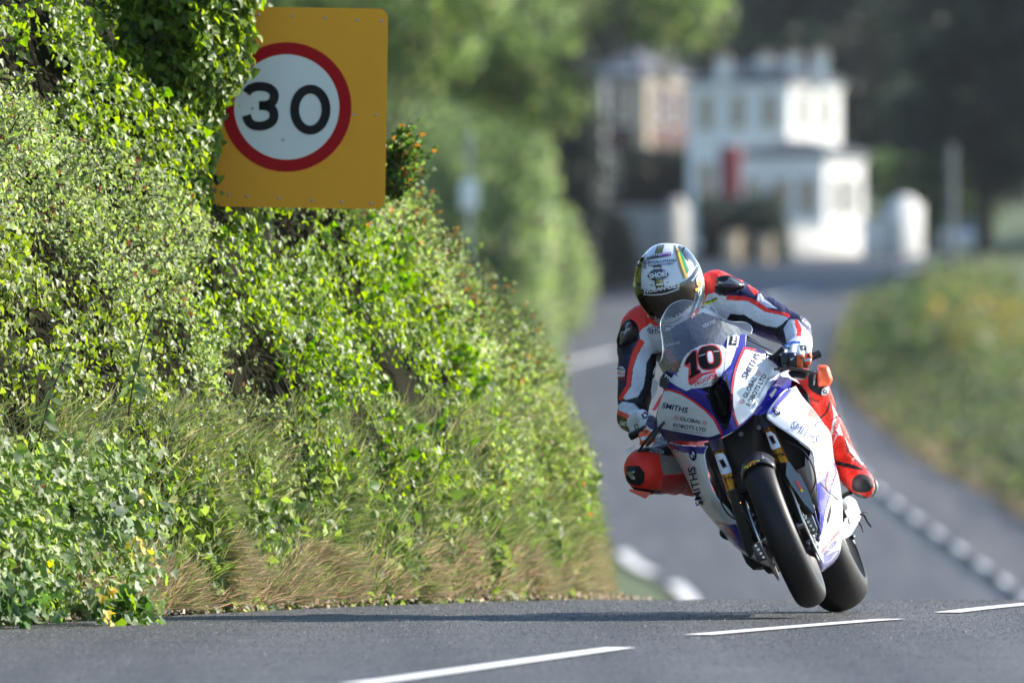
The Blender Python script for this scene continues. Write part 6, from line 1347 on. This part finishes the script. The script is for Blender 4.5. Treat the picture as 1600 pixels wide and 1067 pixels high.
# visor side trim
hp('visor_band', [(272, 470), (300, 525), (380, 548), (480, 555), (600, 540), (720, 495), (800, 462), (880, 400), (930, 300), (942, 300), (930, 350), (885, 430), (850, 462), (790, 500), (730, 545), (600, 590), (480, 605), (380, 590), (300, 560), (275, 520)], M_HBLK, .009)
line_on('band_edge', T1([(385, 592), (480, 600), (600, 588), (735, 542)]), 1.8, bh, M_SWH, hel, .0105)
txt('NOLAN OILS', 1008.3, 457.6, 1060, 449.0, 5.6, bh, M_WINK, hel, .25, .03, .011)
hp('side_shell', [(905, 440), (950, 370), (985, 430), (995, 560), (985, 660), (960, 740), (900, 840), (860, 870), (855, 830), (880, 760), (905, 680), (925, 600), (925, 520)], M_HELM, .008)
hp('amber_spot', [(890, 545), (910, 530), (928, 545), (925, 568), (900, 568)], M_HYEL, .010); hp('amber_spot', [(905, 455), (950, 460), (960, 520), (930, 530), (910, 500)], mat('peach_paint', (.8, .35, .15, 1), .3, coat=.5), .009)
for i_, pl in enumerate(([(985, 560), (960, 650), (915, 740), (870, 830)], [(990, 600), (970, 690), (930, 770), (885, 845)], [(945, 560), (920, 640), (885, 720)], [(975, 500), (965, 580), (935, 660)])): line_on('pinstripe', T1(pl), 1.1, bh, (M_HBLK, M_HYEL, M_HBLK, M_HGREEN)[i_], hel, .0095)
patch_on('chin_mark', T1([(855, 800), (900, 745), (940, 725), (930, 770), (880, 830), (858, 850)]), bh, M_FRED, hel, .0095, 2)
hp('gold_chin', [(290, 590), (330, 650), (375, 735), (430, 805), (470, 870), (430, 840), (370, 760), (320, 680), (295, 620)], M_HGOLD, .009); line_on('red_dot', T1([(312, 645), (325, 650)]), 3, bh, M_FRED, hel, .01)
hp('chin_vent', [(490, 850), (600, 862), (700, 845), (770, 800), (775, 815), (720, 870), (690, 900), (690, 960), (640, 972), (600, 940), (560, 900), (500, 870)], M_SWH, .012); line_on('chin_slot', T1([(500, 862), (600, 880), (690, 866), (765, 812)]), 1.0, bh, M_HBLK, hel, .0135)
line_on('chin_slot', T1([(600, 905), (660, 908)]), 1.3, bh, M_HBLK, hel, .0135)
hp('chin_curtain', [(545, 905), (600, 945), (640, 975), (560, 932), (545, 920)], M_HBLK, .01)
# arched tank sponsor on the lower visor
W_ = "tanks'R'us.co.uk"
arc_pts = spline(T1([(418, 815), (480, 838), (560, 855), (650, 845), (740, 805), (800, 770), (838, 745)]), 12); cum = np.cumsum([0]+[math.dist(arc_pts[i], arc_pts[i+1]) for i in range(len(arc_pts)-1)])
wd = [(.62 if ch in "tf'.l" else .35 if ch == '.' else 1.0) for ch in W_]; wd = [(.45 if ch in "t'." else 1.0) for ch in W_]; tot = sum(wd); pos = 0
for ch, w0 in zip(W_, wd):
    s0 = cum[-1]*pos/tot; x = float(np.interp(s0, cum, [p[0] for p in arc_pts])); y = float(np.interp(s0, cum, [p[1] for p in arc_pts])); s1 = min(cum[-1], s0+2); x2 = float(np.interp(s1, cum, [p[0] for p in arc_pts])); y2 = float(np.interp(s1, cum, [p[1] for p in arc_pts]))
    if s1-s0 < .5: x2, y2 = x+1, y-.6
    L_ = math.hypot(x2-x, y2-y) or 1; u0, v0 = (x2-x)/L_, (y2-y)/L_; pos += w0
    text_on(ch, (x, y), (u0*7.2, v0*7.2), (v0*7.4, -u0*7.4), bh, M_WINK, hel, .0125, 'lettering', .01)
